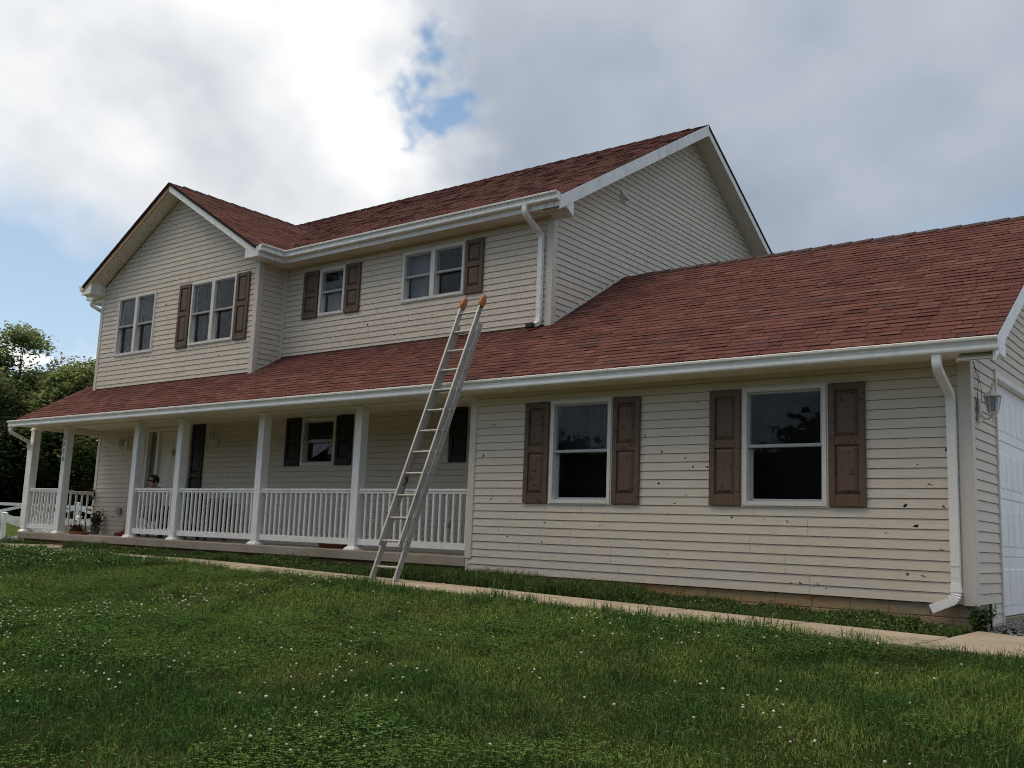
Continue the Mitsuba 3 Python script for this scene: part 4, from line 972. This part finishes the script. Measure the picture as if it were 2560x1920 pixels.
for i, (x, mat, lab) in enumerate(((-9.98, 'mat_wood', 'small dark flower pot on the porch floor below the railing'), (-9.70, 'mat_clay', 'wide clay saucer on the porch floor beside the small dark pot'))):
    key = 'flower_pot' if i == 0 else 'clay_saucer'; thing(key, lab, 'flower pot' if i == 0 else 'saucer')
    pt = trimesh.creation.revolve([(0, 0), (.07, 0), (.10, .13), (.11, .13), (.11, .16), (.09, .16), (.08, .13), (0, .13)] if i == 0 else [(0, 0), (.20, 0), (.24, .06), (.22, .06), (.19, .02), (0, .02)], sections=20); pt.apply_translation([x, .62, fl + .001]); put(key, pt, mat, smooth=35, fixed=True)

# ------------------------------------------------------------------ white ranch fence beyond the porch
def fence(key, pts, zs, height, label, rails=(.22, .62, 1.04), cross=True):
    thing(key, label, 'fence', 'white ranch fence runs')
    for (x, y), z in zip(pts, zs):
        put(key + '__post', MB().cbox(x - .064, x + .064, y - .064, y + .064, z - .3, z + height, .008).out(), 'mat_white')
        h = trimesh.Trimesh([[x + a, y + b, z + height + c] for c, w in ((.001, .08), (.02, .08), (.06, .0)) for a in (-w, w) for b in (-w, w)]).convex_hull; put(key + '__post_cap', (h.vertices, h.faces), 'mat_white')
    def board(a, b, w=.07, t=.02, off=0):
        a, b = np.array(a, float), np.array(b, float); d = b - a; d /= np.linalg.norm(d); n = np.array([-d[1], d[0], 0]); n /= np.linalg.norm(n); u = np.cross(n, d); u *= np.sign(u[2])
        V = [p + u * s * w + n * (o + off) for p in (a, b) for s in (-1, 1) for o in (-t, t)]; hh = trimesh.Trimesh(V).convex_hull
        put(key + '__rail', (hh.vertices, hh.faces), 'mat_white')
    for (p, z), (q, zq) in zip(zip(pts, zs), zip(pts[1:], zs[1:])):
        for hgt in ((rails[0], rails[-1]) if cross else rails):
            board([*p, z + hgt], [*q, zq + hgt])
        if cross:
            board([*p, z + rails[0] + .06], [*q, zq + rails[-1] - .06], off=.021); board([*p, z + rails[-1] - .06], [*q, zq + rails[0] + .06], off=-.021)
d2 = np.array([.62, .78]); base = np.array([-43.9, 14.9])
pts = [tuple(base + d2 * 2.4 * k) for k in range(-3, 3)]
fence('ranch_fence', pts, [float(ground(*p)) for p in pts], 1.22, 'white crossbuck ranch fence along the far field')
b3 = np.array([-31.45, 5.6]); d3 = np.array([.60, .80]); pts = [tuple(b3 + d3 * 2.3 * k) for k in (-1, 0, 1, 2, 3)]
fence('ranch_fence_001', pts, [float(ground(*p)) + .05 for p in pts], 1.18, 'white crossbuck ranch fence on low ground close behind the porch end')

# ------------------------------------------------------------------ trees
def tree(key, label, x, y, h, cr, n, seed, lean=0., tone=(.060, .098, .030), size=.26, base=.25, group=None, levels=3, dens=.49, gapw=.0):
    r = np.random.default_rng(seed); z0 = float(ground(x, y)); O = np.array([x, y, z0 - .2]); thing(key, label, 'tree', group)
    mb = MB(); tips = []
    def grow(p, d, L, rad, lev):
        pts = [p]; q = p; dd = d
        for k in range(3):
            dd = dd + r.normal(size=3) * .13 + [0, 0, .05]; dd /= np.linalg.norm(dd); q = q + dd * L / 3; pts.append(q)
        mb.add(*tube(pts, np.linspace(rad, rad * .62, 4), 6 if lev < 2 else 4))
        if lev >= 2: tips.extend([(pts[2], lev), (q, lev)])
        if lev == levels: return
        for k in range(r.integers(2, 5) if lev else 5):
            a = r.uniform(0, 2 * np.pi); sp = r.uniform(.45, .95); side = np.array([math.cos(a), math.sin(a), 0]); nd = dd * math.cos(sp) + side * math.sin(sp); start = pts[r.integers(1, 4)] if lev else p + (q - p) * r.uniform(.55, 1.0)
            grow(start, nd / np.linalg.norm(nd), L * r.uniform(.58, .82), rad * .52, lev + 1)
    grow(O, np.array([lean, 0, 1.0]), h * .33, h * .020, 0)
    TP = np.array([t for t, l in tips]); zz = (TP[:, 2] - z0) / h
    c0 = TP[:, :2].mean(0); R = np.linalg.norm(TP[:, :2] - c0, axis=1); sc = cr / np.percentile(R, 92)
    sz = .84 * h / (TP[:, 2].max() - z0 + .4)
    V = np.vstack(mb.v); V[:, :2] = np.where((V[:, 2:] > z0 + h * .2), c0 * .0 + V[:, :2] + (V[:, :2] - O[:2]) * (sc - 1) * np.clip((V[:, 2:] - z0 - h * .2) / (h * .3), 0, 1), V[:, :2]); V[:, 2] = z0 + (V[:, 2] - z0) * sz
    TP2 = TP.copy(); TP2[:, :2] = TP[:, :2] + (TP[:, :2] - O[:2]) * (sc - 1) * np.clip((TP[:, 2:] - z0 - h * .2) / (h * .3), 0, 1); TP2[:, 2] = z0 + (TP[:, 2] - z0) * sz
    put(key + '__trunk', (V, np.vstack(mb.f)), 'mat_bark')
    m = int(n / 26); q = r.normal(size=(m * 5, 3)); q /= np.linalg.norm(q, axis=1, keepdims=True); q = q * r.uniform(0, 1, (len(q), 1)) ** .40
    zb_ = base * h; zc_ = (h + zb_) / 2; ax = np.array([cr, cr, (h - zb_) / 2]); lob = meshkit.fbm(q * 1.7 + seed * 3.7, 3, seed)
    q = q * (.72 + .60 * (lob[:, None] - .3)); CC = np.array([x + lean * h * .4, y, z0 + zc_]) + q * ax
    ok = meshkit.fbm(CC * .55, 3, seed + 9) > dens; CC = CC[ok][:m]; CC[:, 2] = np.minimum(CC[:, 2], z0 + h)
    far_ = CC[r.choice(len(CC), min(60, len(CC)), replace=False)]; bm = MB()
    for e in far_:
        s0 = np.array([x, y, z0 + (e[2] - z0) * r.uniform(.45, .75)]); mid = s0 * .45 + e * .55 + [0, 0, -.2]; bm.add(*tube([s0, mid, e], [h * .006, h * .004, .012], 4))
    put(key + '__limbs', bm.out(), 'mat_bark')
    P = np.repeat(CC, 26, 0) + r.normal(size=(len(CC) * 26, 3)) * np.array([1, 1, .7]) * h * .030
    cl = CC
    clump = np.repeat(r.uniform(.55, 1.3, (len(cl), 1)), 26, 0); col = np.array(tone) * clump * r.uniform(.75, 1.25, (len(P), 1)) * np.array([1, 1, 1]) ; col[:, 0] *= r.uniform(.85, 1.25, len(P))
    v, f, c = leaves(P, size, np.clip(col, .004, .3), up=1.3, r=r); put(key + '__crown', (v, f), 'mat_tree', color=c)
TG = 'trees beyond the fence'
tree('tall_tree', 'tall open-crowned tree with sky showing through, left of the round-topped trees', -64.0, 20.9, 13.6, 4.6, 56000, 1, group=TG, size=.20, tone=(.21, .30, .13), dens=.51, base=.12)
tree('round_tree', 'rounded dense green tree nearest the upstairs corner', -59.2, 23.0, 10.9, 3.9, 44000, 2, group=TG, tone=(.23, .33, .12), size=.20, base=.15)
tree('edge_tree', 'dark tree cut off by the left edge of the picture', -66.5, 14.6, 11.6, 3.8, 34000, 3, group=TG, size=.22, tone=(.16, .23, .10))
tree('back_tree', 'smaller tree half hidden by the house corner', -62.5, 30.5, 11.2, 3.2, 20000, 4, group=TG, size=.22, tone=(.19, .27, .11))
tree('porch_view_tree', 'branchy tree seen between the porch posts', -50.5, 23.5, 8.6, 3.2, 15000, 5, group=TG, size=.17, tone=(.16, .23, .10), base=.3)
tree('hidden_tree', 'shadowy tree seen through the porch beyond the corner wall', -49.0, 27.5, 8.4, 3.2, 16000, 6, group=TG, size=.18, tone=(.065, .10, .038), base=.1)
# dark undergrowth below them, and the woods across the road behind the photographer (they darken the window reflections)
def woods(key, label, line, n, h0, h1, seed, size, tone):
    r = np.random.default_rng(seed); line = np.array(line, float); seg = np.linalg.norm(np.diff(line, axis=0), axis=1); cum = np.r_[0, np.cumsum(seg)]; m = int(n / 40)
    s = r.uniform(0, cum[-1], m); xy = np.c_[np.interp(s, cum, line[:, 0]), np.interp(s, cum, line[:, 1])] + r.normal(size=(m, 2)) * 1.6
    top = h0 + (h1 - h0) * meshkit.fbm(np.c_[s * .16, s * 0, s * 0], 4, seed) ; z = ground(xy[:, 0], xy[:, 1]) + top * r.uniform(0, 1, m) ** .8
    P = np.repeat(np.c_[xy, z], 40, 0) + r.normal(size=(m * 40, 3)) * [.7, .7, .5]
    col = np.array(tone) * np.repeat(r.uniform(.5, 1.3, (m, 1)), 40, 0) * r.uniform(.8, 1.2, (m * 40, 1)); v, f, c = leaves(P, size, col, r=r)
    put(key, (v, f), 'mat_leafy', color=c, fixed=True); labels[key] = {'label': label, 'category': 'woods', 'kind': 'stuff'}
woods('undergrowth', 'dark tangled undergrowth below the trees beyond the fence', [(-75, 5), (-66, 19), (-60, 27), (-52, 36), (-44, 46)], 60000, 2.5, 6.0, 12, .34, (.022, .034, .014))
woods('distant_woods', 'far wood across the road, mirrored in the window panes', [(-90, -30), (-50, -56), (-10, -62), (40, -58), (80, -40)], 160000, 6.5, 13.0, 13, .6, (.04, .06, .022))

# ------------------------------------------------------------------ grass, clover, weeds
LAWN = Polygon([(3.6, -2.40), (-27, -2.40), (-27, -5), (-3.5, -11.5), (4.5, -11.5), (6, -4)])
def spread(n, poly, r):
    x0, y0, x1, y1 = poly.bounds; out = []
    q = r.uniform([x0, y0], [x1, y1], (int(n * 1.2 * (x1 - x0) * (y1 - y0) / poly.area) + 10, 2))
    return q[shapely.contains_xy(poly, q[:, 0], q[:, 1])][:n]
_t = (math.tan(math.radians(27.3)) * 1.12)
def seen(q, z=None):   # leave out blades no lens position near the photograph's could see
    d = q - CAM[:2]; fx = np.array([math.sin(YAW), math.cos(YAW)]); rx = np.array([math.cos(YAW), -math.sin(YAW)])
    a, b = d @ fx, d @ rx
    return (a > 2.6) & (np.abs(b) < a * _t + 1.2)
def blades(q, h, w, col, r, lean=.8, zoff=-.03):
    n = len(q); z = ground(q[:, 0], q[:, 1]) + zoff; a = r.uniform(0, 2 * np.pi, n); d = np.c_[np.cos(a), np.sin(a)]; ln = np.abs(r.normal(0, lean, n)) * h
    b = r.uniform(0, 2 * np.pi, n); s = np.c_[np.cos(b), np.sin(b)] * w[:, None] * .5; B = np.c_[q, z]
    M = np.c_[q + d * ln[:, None] * .35, z + h * .62]; Tt = np.c_[q + d * ln[:, None], z + h * np.clip(1 - .35 * (ln / h) ** 2, .3, 1)]; s3 = np.c_[s, np.zeros(n)]
    V = np.stack([B - s3, B + s3, M - s3 * .8, M + s3 * .8, Tt], 1).reshape(-1, 3); i = np.arange(n)[:, None] * 5
    return V, np.vstack([i + [0, 1, 3], i + [0, 3, 2], i + [2, 3, 4]]), np.repeat(col, 5, 0)
r = np.random.default_rng(31)
def patch(q, f, k=3): return meshkit.fbm(np.c_[q * f, np.zeros(len(q))], 4, k)
mb = MB()
for n, dmin, dmax, hh, ww in ((340000, 0, 8.5, .050, .0046), (260000, 8.5, 14, .052, .0072), (180000, 14, 34, .06, .012)):
    q = spread(n * 3, LAWN, r); D = np.hypot(*(q - CAM[:2]).T); q = q[(D >= dmin) & (D < dmax) & seen(q)][:n]; n = len(q)
    tall = patch(q, .9, 5); clump = patch(q, 3.2, 17); h = hh * .92 * r.uniform(.4, 1.4, n) * (.45 + .9 * sstep(.35, .70, tall) + .5 * sstep(.5, .72, clump)); edge = -2.4 - q[:, 1]
    h = h * np.where(edge < .25, np.where(q[:, 0] < -3, r.choice([1.1, 1.7, 2.6], n), r.choice([.7, 1.0, 1.9], n)), 1.0)
    tone = (.6 * patch(q, .55, 9) + .4 * patch(q, 2.4, 19))[:, None]; base = np.array([.070, .142, .036]) * (1 - sstep(.40, .60, tone)) + np.array([.165, .240, .062]) * sstep(.40, .60, tone)
    col = base * r.uniform(.55, 1.35, (n, 1)); dry = r.random(n) < .035; col[dry] = np.array([.20, .17, .085]) * r.uniform(.5, 1.0, (dry.sum(), 1))
    mb.add(*(lambda V, F_, Cc: (V, F_, Cc))(*blades(q, h, ww * r.uniform(.7, 1.3, n), col, r, .85)))
# tufts of coarser grass
tq = spread(260, LAWN, r); tq = tq[seen(tq)]; q = np.repeat(tq, 60, 0) + r.normal(size=(len(tq) * 60, 2)) * .06; n = len(q)
mb.add(*blades(q, .13 * r.uniform(.5, 1.3, n), .006 * r.uniform(.7, 1.4, n), np.array([.095, .145, .045]) * r.uniform(.6, 1.3, (n, 1)), r, .8))
put('grass', mb.out(), 'mat_leafy', color=mb.col()); labels['grass'] = {'label': 'dark green uncut lawn grass sloping up to the sidewalk', 'category': 'grass', 'kind': 'stuff'}
# clover: leaflets in patches, white flower heads
mb = MB(); q = spread(420000, LAWN, r); p = patch(q, .75, 14); q = q[seen(q) & (r.random(len(q)) < .03 + .9 * sstep(.47, .62, p))][:95000]; n = len(q)
z = ground(q[:, 0], q[:, 1]) + r.uniform(.005, .06, n); D = np.hypot(*(q - CAM[:2]).T); rad = (.008 + .0005 * D) * r.uniform(.7, 1.3, n); a0_ = r.uniform(0, 2 * np.pi, n); col = np.array([.090, .165, .045]) * r.uniform(.6, 1.35, (n, 1))
for k in range(3):
    a = a0_ + k * 2.094; d = np.c_[np.cos(a), np.sin(a), np.full(n, .25)]; s = np.c_[-np.sin(a), np.cos(a), np.zeros(n)]; O = np.c_[q, z]; rr_ = rad[:, None]
    V = np.stack([O, O + d * rr_ * .7 - s * rr_ * .5, O + d * rr_ * 1.15, O + d * rr_ * .7 + s * rr_ * .5], 1).reshape(-1, 3); i = np.arange(n)[:, None] * 4
    mb.add(V, np.vstack([i + [0, 1, 2], i + [0, 2, 3]]), np.repeat(col, 4, 0))
put('clover', mb.out(), 'mat_leafy', color=mb.col()); labels['clover'] = {'label': 'patches of clover leaves spread through the lawn', 'category': 'clover', 'kind': 'stuff'}
mb = MB(); q = spread(60000, LAWN, r); p = patch(q, .62, 22); left = sstep(1.0, -9, q[:, 0]); keep = r.random(len(q)) < (.007 + .11 * sstep(.44, .64, p)) * (.35 + 1.1 * left); q = q[seen(q) & keep]; n = len(q)
fl_v = trimesh.creation.icosphere(1); z = ground(q[:, 0], q[:, 1]) + r.uniform(.045, .095, n)
for (x, y), zz in zip(q, z):
    s = r.uniform(.0055, .0098); c = np.array([.62, .60, .50]) * r.uniform(.7, 1.1); cv = np.where(fl_v.vertices[:, 2:] < -.2, c * [.75, .6, .45], c)
    mb.add(fl_v.vertices * (1 + .18 * r.uniform(-1, 1, (len(fl_v.vertices), 1))) * [s, s, s * .9] + [x, y, zz], fl_v.faces, cv)
put('clover_flowers', mb.out(), 'mat_leafy', color=mb.col()); labels['clover_flowers'] = {'label': 'small white clover flower heads dotted over the lawn', 'category': 'clover flowers', 'kind': 'stuff'}
# weeds and long grass in the strip between the house and the sidewalk
mb = MB(); BED = Polygon([(-14.85, -1.21), (.02, -1.21), (.0, -.24), (-.02, -.02), (-14.85, -.04)]); BED2 = Polygon([(-26, -1.21), (-17.5, -1.21), (-17.5, -.04), (-19.2, .0), (-26, .2)])
for poly, n in ((BED, 90000), (BED2, 12000)):
    q = spread(n, poly, r); n = len(q); p = patch(q, 1.1, 6); h = (.05 + .13 * sstep(.45, .70, p)) * r.uniform(.5, 1.35, n) * np.where(q[:, 1] > -.4, .55, 1.0)
    mb.add(*blades(q, h, .0095 * r.uniform(.6, 1.4, n), np.array([.090, .135, .042]) * r.uniform(.5, 1.35, (n, 1)), r, .6))
q = spread(16000, BED, r); p = patch(q, 1.3, 8); q = q[p > .47]; n = len(q); P = np.c_[q, ground(q[:, 0], q[:, 1]) + r.uniform(.0, .10, n) * np.where(q[:, 1] > -.4, .4, 1.0)]
v, f, c = leaves(P, .021, np.array([.085, .135, .042]) * r.uniform(.5, 1.4, (n, 1)), r=r); mb.add(v, f, c)
put('weeds', mb.out(), 'mat_leafy', color=mb.col()); labels['weeds'] = {'label': 'weedy grass strip between the house wall and the sidewalk', 'category': 'weeds', 'kind': 'stuff'}
def weed_clump(key, x, y, rad, h, n, label, tone):
    thing(key, label, 'weed'); z0 = float(ground(x, y)) - .02; mb = MB(); P = []
    for k in range(22):
        a, t = r.uniform(0, 2 * np.pi), r.uniform(.1, 1) * rad; e = np.array([x + math.cos(a) * t, y + math.sin(a) * t, z0 + h * r.uniform(.5, 1.0)]); b = np.array([x + math.cos(a) * t * .3, y + math.sin(a) * t * .3, z0])
        mb.add(*tube([b, (b + e) / 2 + r.normal(size=3) * .01, e], [.004, .003, .0015], 4)); P.append(b + (e - b) * r.uniform(.15, 1.05, (n // 22, 1)) + r.normal(size=(n // 22, 3)) * .022)
    P = np.vstack(P); v, f, c = leaves(P, .022, np.array(tone) * r.uniform(.45, 1.4, (len(P), 1)), r=r); put(key + '__foliage', (v, f), 'mat_leafy', color=c); put(key + '__stem', mb.out(), 'mat_bark')
weed_clump('weed_clump', .05, -.10, .13, .22, 1000, 'bushy dark weed at the garage corner beside the downspout outlet', (.06, .09, .032))
weed_clump('weed_clump_001', -.30, -.92, .18, .13, 600, 'low yellow-green weed in front of the downspout outlet', (.11, .15, .04))
